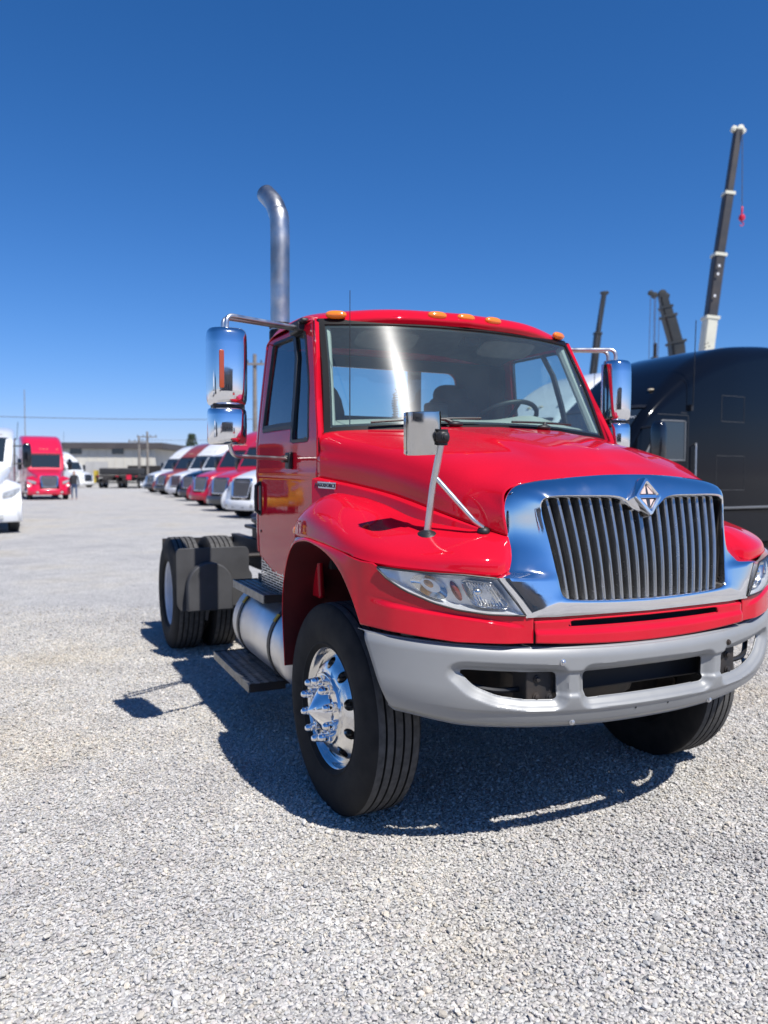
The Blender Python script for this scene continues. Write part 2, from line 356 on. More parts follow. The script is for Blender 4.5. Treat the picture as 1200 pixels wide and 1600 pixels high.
def build_gravel():
    near, far, dens = 1.7, 9.5, 8200
    pts = []
    n = int(dens * (far - near) * 11.5)
    y = rng.uniform(near, far, n); x = rng.uniform(-5.6, 5.6, n)
    keep = (np.abs(x) < .52 * y + .55) & (rng.uniform(0, 1, n) < np.clip((far - y) / 2.2, 0, 1))
    x, y = x[keep], y[keep]
    sc = np.clip(rng.lognormal(math.log(.0066), .33, len(x)), .0035, .0175)
    z = sc * rng.uniform(-.25, .80, len(x))
    me = bpy.data.meshes.new('gravel'); me.vertices.add(len(x)); me.vertices.foreach_set('co', np.stack([x, y, z], 1).astype(np.float32).ravel())
    a = me.attributes.new('size', 'FLOAT', 'POINT'); a.data.foreach_set('value', sc.astype(np.float32))
    r = me.attributes.new('turn', 'FLOAT_VECTOR', 'POINT'); r.data.foreach_set('vector', np.stack([rng.uniform(-.5, .5, len(x)), rng.uniform(-.5, .5, len(x)), rng.uniform(0, 6.28, len(x))], 1).astype(np.float32).ravel())
    o = link(bpy.data.objects.new('gravel', me)); tag(o, kind='stuff')
    protos = []
    for k in range(7):
        bm = bmesh.new(); bmesh.ops.create_icosphere(bm, subdivisions=1, radius=1)
        sx, sy, sz = random.uniform(.85, 1.3), random.uniform(.65, .95), random.uniform(.5, .8)
        cuts = [(Vector((random.gauss(0, 1), random.gauss(0, 1), random.gauss(0, .8))).normalized(), random.uniform(.55, .85)) for _ in range(5)]
        for v in bm.verts:
            p = v.co * random.uniform(.9, 1.1)
            for nn, d in cuts:
                e = p.dot(nn) - d
                if e > 0: p = p - nn * e
            v.co = Vector((p.x * sx, p.y * sy, p.z * sz))
        pm = bpy.data.meshes.new('stone'); bm.to_mesh(pm); bm.free(); pm.materials.append(PEBBLE)
        protos.append(bpy.data.objects.new('stone', pm))
    ng = bpy.data.node_groups.new('scatter', 'GeometryNodeTree')
    ng.interface.new_socket('Geometry', in_out='INPUT', socket_type='NodeSocketGeometry'); ng.interface.new_socket('Geometry', in_out='OUTPUT', socket_type='NodeSocketGeometry')
    N, L = ng.nodes, ng.links
    gi, go = N.new('NodeGroupInput'), N.new('NodeGroupOutput'); ip = N.new('GeometryNodeInstanceOnPoints'); jg = N.new('GeometryNodeJoinGeometry')
    for p in protos:
        q = N.new('GeometryNodeObjectInfo'); q.inputs['Object'].default_value = p; q.inputs['As Instance'].default_value = True; L.new(q.outputs['Geometry'], jg.inputs[0])
    L.new(gi.outputs[0], ip.inputs['Points']); L.new(jg.outputs[0], ip.inputs['Instance']); ip.inputs['Pick Instance'].default_value = True
    ri = N.new('FunctionNodeRandomValue'); ri.data_type = 'INT'; ri.inputs['Min'].default_value = 0; ri.inputs['Max'].default_value = 6
    for s in ri.outputs:
        if s.enabled and s.type == 'INT': L.new(s, ip.inputs['Instance Index'])
    a1 = N.new('GeometryNodeInputNamedAttribute'); a1.data_type = 'FLOAT'; a1.inputs['Name'].default_value = 'size'
    a2 = N.new('GeometryNodeInputNamedAttribute'); a2.data_type = 'FLOAT_VECTOR'; a2.inputs['Name'].default_value = 'turn'
    L.new([s for s in a1.outputs if s.name == 'Attribute' and s.enabled][0], ip.inputs['Scale'])
    L.new([s for s in a2.outputs if s.name == 'Attribute' and s.enabled][0], ip.inputs['Rotation'])
    L.new(ip.outputs[0], go.inputs[0])
    md = o.modifiers.new('scatter', 'NODES'); md.node_group = ng
build_gravel()

# ------------------------------------------------------------------ the red tractor truck
C_T = (3.394, -2.39)
_o = -(SX * C_T[0] + SY * C_T[1])
T = empty('tractor_truck', (_o.x, _o.y, 0), atan2(SX.y, SX.x))
tag(T, 'red day cab tractor truck with chrome grille and silver bumper parked on the gravel', 'truck')

# hood ------------------------------------------------
hood_net = [
 [(-.44,1.0,1.605), (-.45,.995,1.73), (-.475,.945,1.838), (-.37,.5,1.866), (-.31,0,1.874)],
 [(-.15,.905,1.567), (-.15,.895,1.69), (-.16,.815,1.785), (-.12,.45,1.828), (-.08,0,1.838)],
 [(.15,.832,1.522), (.15,.82,1.64), (.13,.74,1.735), (.15,.42,1.785), (.18,0,1.798)],
 [(.42,.765,1.462), (.42,.75,1.58), (.41,.665,1.675), (.42,.39,1.728), (.44,0,1.742)],
 [(.62,.68,1.407), (.61,.665,1.53), (.59,.60,1.61), (.62,.36,1.665), (.65,0,1.68)],
 [(.745,.605,1.368), (.725,.615,1.47), (.712,.575,1.568), (.755,.33,1.605), (.78,0,1.62)]]
P = net(hood_net, 60, 41)
def smooth(a, b, x): t = np.clip((x - a) / (b - a), 0, 1); return t * t * (3 - 2 * t)
ay = P[..., 1]; ax = P[..., 0]
wid = .50 - .16 * smooth(-.3, .6, ax)
P[..., 2] += .020 * (1 - smooth(wid - .10, wid, ay)) * (1 - smooth(.50, .66, ax)) * smooth(-.44, -.2, ax)
hood = MB().grid(half(P)).build('hood', RED, T, solid=.006, ang=60)
# ledge and panel under the hood crease
for s in (1, -1):
    xs = np.linspace(-.44, .70, 40)
    yc = cr([-.44, -.15, .15, .42, .62, .745], [1.0, .905, .832, .765, .68, .605], xs); zc = cr([-.44, -.15, .15, .42, .62, .745], [1.605, 1.567, 1.522, 1.462, 1.407, 1.368], xs)
    lw = .026 * (1 - smooth(.25, .72, xs)) + .003
    zin = cr([-.44, -.3, -.12, .08, .30, .45, .58, .72], [1.30, 1.39, 1.47, 1.455, 1.40, 1.38, 1.365, 1.34], xs)
    rows = [np.stack([xs, yc - .012, zc + .001], 1), np.stack([xs, yc + lw, zc - .010], 1), np.stack([xs, yc + lw + .004, zc - .020], 1), np.stack([xs, yc + lw + .006, np.minimum(zin, zc - .04)], 1)]
    G = np.array(rows); G[..., 1] *= s
    MB().grid(G).build('cowl_panel', RED, T, ang=30)
# fenders: crown, side wall, front wall, liner
crown = [
 [(-.47,1.10,1.27), (-.475,1.09,1.32), (-.46,1.04,1.355), (-.44,1.00,1.35)],
 [(-.36,1.155,1.303), (-.36,1.14,1.385), (-.34,1.075,1.44), (-.3,.97,1.43)],
 [(-.15,1.178,1.313), (-.16,1.15,1.43), (-.17,1.03,1.522), (-.12,.915,1.505)],
 [(.08,1.178,1.305), (.07,1.145,1.41), (.06,1.025,1.482), (.08,.875,1.488)],
 [(.32,1.165,1.285), (.31,1.13,1.355), (.29,1.0,1.406), (.30,.808,1.435)],
 [(.52,1.115,1.262), (.505,1.075,1.322), (.465,.925,1.378), (.45,.752,1.412)],
 [(.66,1.0,1.248), (.650,.968,1.300), (.595,.84,1.364), (.58,.695,1.396)],
 [(.768,.84,1.235), (.762,.825,1.288), (.705,.75,1.354), (.665,.652,1.386)],
 [(.82,.70,1.224), (.814,.692,1.278), (.768,.655,1.336), (.72,.615,1.373)],
 [(.80,.628,1.245), (.79,.622,1.285), (.765,.613,1.335), (.745,.607,1.367)]]
KX = [.915, .908, .90, .884, .808, .675, .555, .47, .40, .28]; KY = [0, .3, .45, .6, .8, 1.0, 1.10, 1.145, 1.165, 1.18]
def plan(y): return cr(KY, KX, np.abs(y))
def pnorm(y):
    e = 1e-3; y = np.abs(y); dx = (plan(y + e) - plan(np.maximum(y - e, 0))) / (2 * e); L = np.sqrt(1 + dx * dx); return 1 / L, -dx / L    # (nx, ny)
CR = net(crown, 72, 22)
lip = [(-.60,1.135,.58), (-.575,1.155,.90), (-.48,1.17,1.11), (-.33,1.18,1.255), (-.14,1.187,1.297), (.03,1.188,1.294), (.2,1.186,1.262), (.33,1.18,1.205), (.42,1.166,1.11), (.47,1.145,1.0)]
outr = [(-.65,1.105,.58), (-.625,1.12,.92), (-.545,1.12,1.14), (-.42,1.135,1.292), (-.15,1.178,1.313), (.05,1.18,1.308), (.22,1.176,1.297), (.34,1.168,1.284), (.41,1.160,1.273), (.47,1.145,1.264)]
LI, OU = net([lip, lip], 2, 60)[0], net([outr, outr], 2, 60)[0]
def wallfn(y, t, off=0.):
    ztop = np.interp(y, [.575, .613, .75, .858, .94, 1.026, 1.075, 1.098, 1.112, 1.145], [1.055, 1.062, 1.069, 1.086, 1.112, 1.155, 1.197, 1.237, 1.260, 1.264])
    zbot = np.interp(y, [.575, .86, 1.04, 1.145], [.953, .963, .988, 1.0])
    z = zbot + (ztop - zbot) * t
    zg = np.interp(y, [.575, .62, .78, 1.03, 1.115, 1.145], [1.018, 1.024, 1.056, 1.094, 1.107, 1.11])
    d = off + .013 * (1 - smooth(zg - .012, zg + .004, z)) * (1 - smooth(1.05, 1.13, y)) * smooth(.60, .70, y)
    nx, ny = pnorm(y); return np.stack([plan(y) + nx * d, y + ny * d, z], -1)
for s in (1, -1):
    fx = (lambda a: np.array(a) * np.array([1, s, 1]))
    fm = MB().grid(fx(CR))
    fm.grid(fx(np.stack([LI * (1 - q) + OU * q + np.array([0, .016 * q * (1 - q) * (1 - smooth(.40, .50, LI[:, :1].max()) * 0), 0]) * (1 - smooth(.30, .46, LI[:, :1])) for q in np.linspace(0, 1, 40)])))
    fm.grid(fx(np.stack([CR[-1], CR[-1] + np.array([-.012, -.02, 0]), CR[-1] + np.array([-.05, -.07, -.01])])))
    Ce = CR[34:, 0]; fm.grid(fx(np.stack([Ce, Ce + np.array([-.012, -.006, -.010]), Ce + np.array([-.06, -.03, -.012])])))
    yy = np.linspace(1.145, .578, 60)[:, None]; tt = np.linspace(0, 1, 40)[None]
    fm.grid(fx(wallfn(np.broadcast_to(yy, (60, 40)), np.broadcast_to(tt, (60, 40)))))
    fd = fm.build('fender', RED, T, solid=.005, ang=32)
    inn = LI.copy(); inn[:, 1] = .74
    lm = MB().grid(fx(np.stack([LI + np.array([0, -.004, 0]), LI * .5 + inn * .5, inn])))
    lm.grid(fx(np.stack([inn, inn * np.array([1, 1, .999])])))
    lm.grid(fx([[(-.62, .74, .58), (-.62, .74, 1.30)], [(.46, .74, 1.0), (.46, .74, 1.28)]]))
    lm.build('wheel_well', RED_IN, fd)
    # amber side marker on the crown's rear
    mb = MB(); ellipsoid(mb, (-.455, 1.115 * s, 1.325), (.030, .016, .022)); mb.build('side_marker', AMBER, fd)
# valance between the fenders
VH = roundpoly([(-.43, 1.012), (.43, 1.012), (.40, 1.034), (-.40, 1.034)], .012)
def valf(y, z):
    k = .010 * (1 - smooth(.985, 1.005, z)); return np.stack([plan(y) + k - .02 * smooth(1.03, 1.05, z), y, z + .028 * (np.abs(y) / .57) ** 2 * smooth(1.06, .95, z) - .030 * smooth(1.05, .94, z)], -1)
sheet(uvgrid(-.572, .572, .955, 1.05, 110, 20), valf, [VH]).build('front_valance', RED, T, solid=.006, ang=30)

# chrome grille surround -------------------------------
keys = [((.783,0,1.623),(.862,0,1.455)), ((.781,.08,1.622),(.858,.062,1.470)), ((.776,.18,1.618),(.848,.135,1.514)), ((.76,.33,1.607),(.835,.30,1.521)),
 ((.735,.48,1.592),(.822,.44,1.521)), ((.717,.572,1.563),(.815,.492,1.510)), ((.716,.610,1.49),(.822,.503,1.475)), ((.742,.607,1.368),(.85,.487,1.37)),
 ((.775,.613,1.30),(.866,.476,1.30)), ((.81,.65,1.232),(.88,.466,1.235)), ((.842,.722,1.216),(.888,.46,1.20)), ((.868,.658,1.135),(.898,.452,1.15)),
 ((.889,.608,1.056),(.905,.435,1.128)), ((.902,.42,1.052),(.911,.38,1.117)), ((.910,.2,1.050),(.915,.2,1.107)), ((.913,0,1.048),(.917,0,1.103))]
K = np.array(keys); tt = []
for i in range(15): tt += list(np.linspace(i, i + 1, 7)[:-1])
tt.append(15); tt = np.array(tt)
Oo = np.stack([np.interp(tt, range(16), K[:, 0, c]) for c in range(3)], 1); Oi = np.stack([np.interp(tt, range(16), K[:, 1, c]) for c in range(3)], 1)
Oc = cr(np.arange(16), K[:, 0], tt); Ic = cr(np.arange(16), K[:, 1], tt)
soft = (1 - smooth(9, 9.6, tt) * (1 - smooth(12.4, 13, tt)))[:, None]
Oo = Oc * soft + Oo * (1 - soft); Oi = Ic
rows = []
top = (1 - smooth(4.5, 7, tt))[:, None]
for w, b in ((0, 0), (.02, .010), (.18, .022), (.36, .030), (.55, .034), (.76, .032), (.93, .028), (.985, .018), (1, .006)):
    rows.append(Oo * (1 - w) + Oi * w + np.array([1, 0, .35]) * b * top + np.array([1, 0, 0]) * b * .30 * (1 - top))
rows.append(Oi + np.array([-.02, 0, 0])); rows.append(Oi + np.array([-.07, 0, 0]))
rows.insert(0, Oo + np.array([-.03, -.0, -.01]))
G = np.array(rows)
full = np.concatenate([mir(G)[:, ::-1], G[:, 1:]], axis=1)
grille = MB().grid(full, cv=True).build('grille_surround', CHROME, T, ang=40)
# bars
def opening(y):   # top and bottom of the opening under |y| at the top edge
    a = abs(y); ys = [0, .062, .135, .30, .44, .492, .503]; zs = [1.455, 1.470, 1.514, 1.521, 1.521, 1.510, 1.45]; xs = [.862, .858, .848, .835, .822, .815, .812]
    return np.interp(a, ys, xs), np.interp(a, ys, zs)
for k in range(-9, 10):
    y0 = k * .0512; y1 = y0 * .88; xt, zt = opening(y0); zt += .008
    xb, zb = .916 - .02 * (abs(y1) / .45) ** 2, np.interp(abs(y1), [0, .2, .38, .44], [1.098, 1.102, 1.113, 1.13]) - .006
    if k == 0: zt = 1.462
    w = .0125 if k else .0155; prof = [(-.050, -.62), (-.050, .62), (-.010, .72), (-.003, .55), (.0, 0), (-.003, -.55), (-.010, -.72)]
    n = 12; rows = []
    for i in range(n + 1):
        t = i / n; x = xt + (xb - xt) * t + .012 * sin(pi * t); y = y0 + (y1 - y0) * t; z = zt + (zb - zt) * t
        sl = .22; rows.append([(x - .012 + dx, y + dy * w, z + dx * sl * -.2) for dx, dy in prof])
    MB().grid(rows, cv=True).build('grille_bar', BARCHROME, grille, ang=50)
# mesh and core behind the bars
mb = MB()
for i in range(44):
    y = -.46 + i * .92 / 43; mb.box((.806, y, 1.31), (.006, .004, .40), rot=('Y', -.20))
for i in range(42):
    z = 1.12 + i * .0094; mb.box((.843 - (z - 1.12) * .20, 0, z), (.006, .92, .0032))
mb.build('grille_mesh', DARKMET, grille)
MB().box((.72, 0, 1.31), (.05, 1.0, .48), rot=('Y', -.20)).build('radiator_core', INTER, T)
# emblem
EM = frame_mat((.882, 0, 1.528), (0, 1, 0), (-.24, 0, .97)) @ Matrix.Scale(1.2, 4)
def dia(h, w): return np.array([(0, h), (w, 0), (0, -h), (-w, 0)])
rows = []
for h, w, z in ((.074, .064, -.03), (.074, .064, .004), (.069, .060, .012), (.058, .050, .014), (.050, .043, .010), (.047, .040, .002)):
    rows.append([(a, b, z) for a, b in roundpoly(dia(h, w), .010, 3)])
em = MB().grid(rows, cv=True, M=EM).build('emblem', CHROME, grille, ang=35)
mb = MB().prism([(0, .05), (.043, 0), (0, -.05), (-.043, 0)], .0, .003, lambda a, b, h: (a, b, h), M=EM); mb.build('emblem_plate', EMBDARK, grille)
fn = lambda a, b, h: (a, b, h)
for q in ([(-.003, .040), (-.006, .010), (-.029, .010)], [(.003, .040), (.029, .010), (.006, .010)], [(-.007, -.034), (-.027, -.010), (-.009, -.010)], [(.007, -.034), (.009, -.010), (.027, -.010)]): MB().prism(q, .003, .0045, fn, M=EM).build('emblem_triangle', EMB, grille)
MB().prism([(-.040, .006), (.040, .006), (.040, -.006), (-.040, -.006)], .004, .008, fn, M=EM).build('emblem_band', CHROME, grille, bevel=.001)

# headlights -------------------------------------------
hb_y = [.613, .75, .858, .94, 1.026, 1.075, 1.098]; hb_z = [1.066, 1.072, 1.089, 1.115, 1.158, 1.200, 1.238]
ht_y = [.722, .84, .946, 1.04, 1.085, 1.100]; ht_z = [1.214, 1.228, 1.233, 1.240, 1.246, 1.246]
def hl_pt(a, t, off, s):     # a 0 = inner edge, 1 = outer tip; t 0 bottom, 1 top
    yb = .613 + (1.099 - .613) * a; yt = .722 + (1.101 - .722) * a
    B = np.stack([yb, np.interp(yb, hb_y, hb_z)], -1); Tt = np.stack([yt, np.interp(yt, ht_y, ht_z)], -1)
    q = B + (Tt - B) * np.asarray(t)[..., None]; y, z = q[..., 0], q[..., 1]; nx, ny = pnorm(y)
    return np.stack([plan(y) + nx * off, (y + ny * off) * s, z], -1)
A1, T1 = np.meshgrid(np.linspace(0, 1, 40), np.linspace(0, 1, 14), indexing='ij')
for s in (1, -1):
    edge = np.minimum(np.minimum(A1 / .07, (1 - A1) / .12), np.minimum(T1, 1 - T1) / .16)
    hl = MB().grid(hl_pt(A1, T1, .006 - .040 * smooth(0, 1, edge), s)).build('headlight', HOUSING, T)
    dome = .010 + .030 * (np.clip(np.sin(pi * np.clip(T1, 0, 1)), 0, 1) ** .5) * (1 - .55 * A1) * np.clip(A1 * 14, .5, 1)
    MB().grid(hl_pt(A1, T1, dome, s)).build('lens', LENS, hl, ang=60)
    ed = [hl_pt(np.array(a), np.array(t), .010, s) for a, t in [(x, 0.) for x in np.linspace(0, 1, 24)] + [(x, 1.) for x in np.linspace(1, 0, 20)] + [(0., x) for x in np.linspace(.9, 0, 8)]]
    MB().tube([tuple(p) for p in ed], .004, 6, cap=False).build('gasket', BLACK, hl)
    def bowl(a, t, ra, rt, dz, m, name, base=-.012):
        rows = []
        for q in (1, .85, .6, .35, .05):
            rows.append([tuple(hl_pt(np.array(a + ra * q * cos(u)), np.array(t + rt * q * sin(u)), .000 + base - dz * (1 - q * q), s)) for u in np.linspace(0, 2 * pi, 20)[:-1]])
        MB().grid(rows, cv=True).build(name, m, hl, ang=50)
    bowl(.66, .53, .135, .38, .045, ALU, 'turn_reflector', -.004); bowl(.67, .58, .045, .15, -.022, PALEAMB, 'turn_bulb', -.040)
    bowl(.455, .52, .034, .27, -.012, SIDEREF, 'side_reflector', -.016)
    rows = []
    for q, off in ((1, -.006), (.96, -.002), (.88, -.020), (.5, -.044), (.05, -.050)):
        rows.append([tuple(hl_pt(np.array(.225 + .155 * q * math.copysign(abs(cos(u)) ** .45, cos(u))), np.array(.50 + .36 * q * math.copysign(abs(sin(u)) ** .45, sin(u))), off, s)) for u in np.linspace(0, 2 * pi, 33)[:-1]])
    MB().grid(rows, cv=True).build('beam_reflector', ALU, hl, ang=40)
    mb = MB()
    for i in range(9):
        a = .12 + i * .026; mb.tube([tuple(hl_pt(np.array(a), np.array(t), -.012 - .030 * (1 - ((i - 4) / 5) ** 2) * (1 - (abs(t - .5) / .34) ** 2), s)) for t in np.linspace(.22, .78, 7)], .0022, 5)
    mb.build('beam_ribs', CHROME, hl)
    mb = MB(); p = hl_pt(np.array(.27), np.array(.55), -.022, s); ellipsoid(mb, tuple(p), (.016, .020, .016)); mb.build('beam_bulb', ALU, hl)

# bumper -------------------------------------------------
BY = [0, .2, .457, .7, .9, 1.05, 1.12, 1.16]; BX = [.955, .950, .922, .858, .765, .645, .560, .485]
OP = [roundpoly([(-.332, .708), (.332, .708), (.338, .800), (.328, .816), (-.328, .816), (-.338, .800)], .022)]
sidep = [(.462, .712), (.60, .718), (.71, .738), (.80, .778), (.862, .842), (.84, .846), (.462, .822)]
OP += [roundpoly(sidep, .022), roundpoly([(-a, b) for a, b in sidep][::-1], .022)]
def zt_b(y): return .916 + .058 * (np.abs(y) / 1.15) ** 2
def zb_b(y): return .584 + .014 * (np.abs(y) / .6) ** 2 + .026 * smooth(.8, 1.1, np.abs(y))
def bump_f(y, z):
    a = np.abs(y); x = cr(BY, BX, a); zt, zb = zt_b(y), zb_b(y); t = (z - zb) / (zt - zb)
    d = -.050 * np.clip((.50 - t) / .50, 0, 1) ** 2.0 - .016 * np.clip((t - .88) / .12, 0, 1) ** 2 - .020 * np.clip((.07 - t) / .07, 0, 1)
    S = np.full(y.shape, 9.)
    for h in OP: S = np.minimum(S, sdf(h, np.stack([y, z], -1))[0])
    d = d - .026 * (1 - smooth(0., .032, S)) - .012 * (1 - smooth(.030, .040, S))
    band = smooth(.40, .46, t) * (1 - smooth(.70, .735, t)) * (1 - smooth(.50, .62, a)); d = d - .012 * band
    d = d - .006 * (1 - smooth(.20, .235, t)) * smooth(1.0, .8, a)
    e = 2e-3; dx = (cr(BY, BX, a + e) - cr(BY, BX, np.maximum(a - e, 0))) / (2 * e); L = np.sqrt(1 + dx * dx)
    return np.stack([x + d / L, (a + d * -dx / L) * np.sign(y + 1e-12), z], -1)
U, V = np.meshgrid(np.linspace(-1, 1, 261), np.linspace(0, 1, 64), indexing='ij')
ye = 1.085 + .065 * V ** 1.0; yy = U * ye; zz = zb_b(yy) + (zt_b(yy) - zb_b(yy)) * V
bump = sheet(np.stack([yy, zz], -1), bump_f, OP)
bo = bump.build('bumper', BUMPER, T, solid=.006, ang=50)
yl = np.linspace(-1.15, 1.15, 80)
lipx = bump_f(yl, zt_b(yl) - 1e-4); MB().grid(np.stack([lipx, lipx + np.array([-.012, 0, .006]), lipx + np.array([-.07, 0, .004])])).build('top_flange', BUMPER, bo, solid=.004)
yl2 = yl * 1.085 / 1.15; lipb = bump_f(yl2, zb_b(yl2) + 1e-4); MB().grid(np.stack([lipb, lipb + np.array([-.06, 0, .004])])).build('bottom_flange', BUMPER, bo, solid=.004)
def bolt(mb, p, n, r=.011, h=.010):
    n = Vector(n).normalized(); a = Vector((0, 0, 1)); Mx = frame_mat(p, n.cross(a), a) if abs(n.z) < .9 else Matrix.Translation(p)
    Mx = frame_mat(p, a.cross(n), a)
    for rr, z0, z1 in ((r * 1.25, -.004, h * .3), (r * .8, h * .3, h)):
        P = [[(rr * cos(t), rr * sin(t), z) for t in np.linspace(0, 2 * pi, 13)[:-1]] for z in (z0, z1)] + [[(rr * .6 * cos(t), rr * .6 * sin(t), z1 + .002) for t in np.linspace(0, 2 * pi, 13)[:-1]], [(rr * .05 * cos(t), rr * .05 * sin(t), z1 + .002) for t in np.linspace(0, 2 * pi, 13)[:-1]]]
        mb.grid(P, cv=True, M=Mx)
for y, z in ((.457, .872), (-.457, .872), (.388, .612), (-.388, .612)):
    mb = MB(); p = bump_f(np.array([y]), np.array([z]))[0]; bolt(mb, tuple(p), (1, .1 * y, 0)); mb.build('bolt', GREASE if y > 0 and z > .8 else ALU_DULL, bo)
for y in (-.08, .10):
    mb = MB(); p = bump_f(np.array([y]), np.array([.645]))[0]; bolt(mb, tuple(p), (1, 0, 0), .004, .001); mb.build('plate_hole', BLACK, bo)
for s in (1, -1):     # brackets behind the openings
    bk = MB().box((.80, .515 * s, .77), (.10, .13, .17)).build('bumper_bracket', DARKMET, T, bevel=.006)
    for dy, dz in ((-.03, -.05), (.035, -.04), (.03, .03)):
        mb = MB(); bolt(mb, (.851, (.50 + dy) * s, .765 + dz), (1, 0, 0), .013, .012); mb.build('bracket_bolt', DARKMET, bk)
    MB().tube(bend([(.78, .50 * s, .74), (.80, .70 * s, .75), (.66, .88 * s, .80), (.62, .90 * s, .90)], .08), .012, 8).build('hose', BLACK, T)
MB().box((.70, 0, .76), (.12, .9, .14)).build('crossmember', INTER, T, bevel=.01)
MB().box((.83, 0, 1.0), (.02, 1.1, .14)).build('slot_shade_backing', INTER, T)  # dark box added behind the slot, its shade put into the colour
MB().box((.75, 0, .93), (.16, 1.2, .09)).build('gap_light_block', INTER, T)  # unseen filler boxes added to block sun between bumper and valance
for s in (1, -1): MB().box((.585, .79 * s, .94), (.13, .38, .09)).build('gap_light_block', INTER, T)

# cab -----------------------------------------------------
def ycab(x, z):
    k = np.interp(x, [-1.65, -.60], [.075, .118]); u = np.clip((z - 1.80) / .70, 0, 1.2)
    return 1.0 - k * u ** 1.15 - .016 * np.clip((1.25 - z) / .3, 0, 1) ** 2 + .004 * np.exp(-((z - 1.62) / .02) ** 2)
def xfront(z): return np.interp(z, [.9, 1.815, 1.86, 2.50], [-.446, -.446, -.462, -.822])
win = roundpoly([(-1.515, 1.885), (-.905, 1.885), (-.885, 1.795), (-.575, 1.795), (-.70, 2.13), (-.905, 2.452), (-1.49, 2.462)], .045, 5)
def zbot_door(x): return np.interp(x, [-1.66, -1.55, -1.15, -.4], [1.105, 1.075, .970, .960])
U, V = np.meshgrid(np.linspace(0, 1, 90), np.linspace(0, 1, 110), indexing='ij')
Zr = .96 + (2.492 - .96) * V; Xr = -1.575 + (xfront(Zr) - .006 + 1.575) * U; Zr = np.maximum(Zr, zbot_door(Xr))
DOORP = np.stack([Xr, Zr], -1)
for s in (1, -1):
    def side(x, z, off=0.): return np.stack([x, s * (ycab(x, z) + off), z], -1)
    d = sheet(DOORP, side, [win]).build('door', RED, T, solid=.03, offset=1 if s > 0 else 1, ang=40)
    d.modifiers['s'].offset = -1
    # B pillar corner
    zz = np.linspace(1.105, 2.46, 30); rows = []
    for x, dy in ((-1.580, 0), (-1.62, 0), (-1.66, -.008), (-1.692, -.030), (-1.712, -.062), (-1.72, -.11)):
        rows.append(side(np.full(30, x), zz, dy))
    MB().grid(rows).build('cab_corner', RED, T, solid=.004)
    # A pillar between the windshield and the door seam
    zz = np.linspace(1.80, 2.497, 24); f = (zz - 1.80) / .697; xo = xfront(zz); o = np.stack([xo, ycab(xo, zz), zz], 1)
    i1 = np.stack([-.487 - (.785 - .487) * f + .0, .948 + (.868 - .948) * f, 1.842 + (2.478 - 1.842) * f], 1); mid = o * .5 + i1 * .5 + np.array([.014, .010, 0])
    g = np.stack([o + np.array([-.02, -.012, 0]), o, mid, i1, i1 + np.array([-.03, -.01, 0])]); g[..., 1] *= s
    MB().grid(g).build('pillar', RED, T, ang=50)
    # black frame, glass, vent bar
    loops = []
    for k, off in ((0, .002), (.018, .004), (.022, -.012)):
        c = win.mean(0); dirs = np.roll(win, -1, 0) - np.roll(win, 1, 0); nrm = np.stack([dirs[:, 1], -dirs[:, 0]], 1); nrm /= np.linalg.norm(nrm, axis=1)[:, None]
        q = win - nrm * k; loops.append(side(q[:, 0], q[:, 1], off))
    sl = MB().grid(loops, cv=True).build('window_seal', BLACK, d)
    gp = uvgrid(-1.56, -.52, 1.75, 2.50, 70, 60)
    sheet(gp, lambda x, z: side(x, z, -.014), [win], keep_in=True).build('window', GLASS_SIDE, d)
    vb = [(-.885, 1.80), (-.93, 1.89), (-.945, 2.2), (-1.10, 2.455)]
    mb = MB(); pts = np.array([(x, z) for x, z in [(-.888, 1.80), (-.905, 1.9), (-.945, 2.1), (-1.00, 2.3), (-1.10, 2.455)]])
    g = np.stack([side(pts[:, 0] + dx, pts[:, 1], o) for dx, o in ((-.022, -.016), (-.022, .001), (.022, .001), (.022, -.016))]); mb.grid(g, cu=True)
    pts = np.array([(-.90, 1.90), (-1.2, 1.905), (-1.505, 1.905)]); g = np.stack([side(pts[:, 0], pts[:, 1] + dz, o) for dz, o in ((-.022, -.016), (-.022, .002), (.020, .002), (.020, -.016))]); mb.grid(g, cu=True)
    mb.build('window_bar', BLACK, d, ang=30)
    # seams, handle
    mb = MB(); zz = np.linspace(1.30, 1.81, 20); mb.grid([side(np.full(20, -.447 + dx), zz, -.008) for dx in (-.008, .008)]); 
    mb.grid([side(xfront(np.linspace(1.81, 2.495, 20)) + dx, np.linspace(1.81, 2.495, 20), -.0015) for dx in (-.006, .004)])
    mb.build('door_seam', INTER, T)
    hb = MB().prism(roundpoly([(-1.560, 1.345), (-1.505, 1.345), (-1.505, 1.57), (-1.560, 1.57)], .02), .998, 1.006, lambda a, b, h: (a, s * h, b)).build('handle', BLACK, d, bevel=.003)
    MB().tube([(-1.53, s * 1.004, 1.36), (-1.53, s * 1.030, 1.38), (-1.53, s * 1.032, 1.46), (-1.53, s * 1.030, 1.54), (-1.53, s * 1.004, 1.56)], .013, 8).build('handle_grip', BLACK, hb)
    mb = MB(); bolt(mb, (-1.52, s * ycab(-1.52, 1.245), 1.245), (0, s, 0), .009, .004); mb.build('lock', BLACK, d)
    # chrome letters on the cowl side
    if s < 0:
        M = frame_mat((-.325, -1.0165 + .022, 1.563), (1, .30, -.02), (0, 0, 1)); M = frame_mat((-.330, -.997, 1.562), (.93, .27, -.03), (0, 0, 1))
        bd = MB().box((0, 0, 0), (.17, .034, .004), M=M).build('badge', ALU_DULL, T, bevel=.001)
        text('badge_letters', 'MAXXFORCE', .029, .002, EMBDARK, bd, M @ Matrix.Translation((0, -.001, .003)))
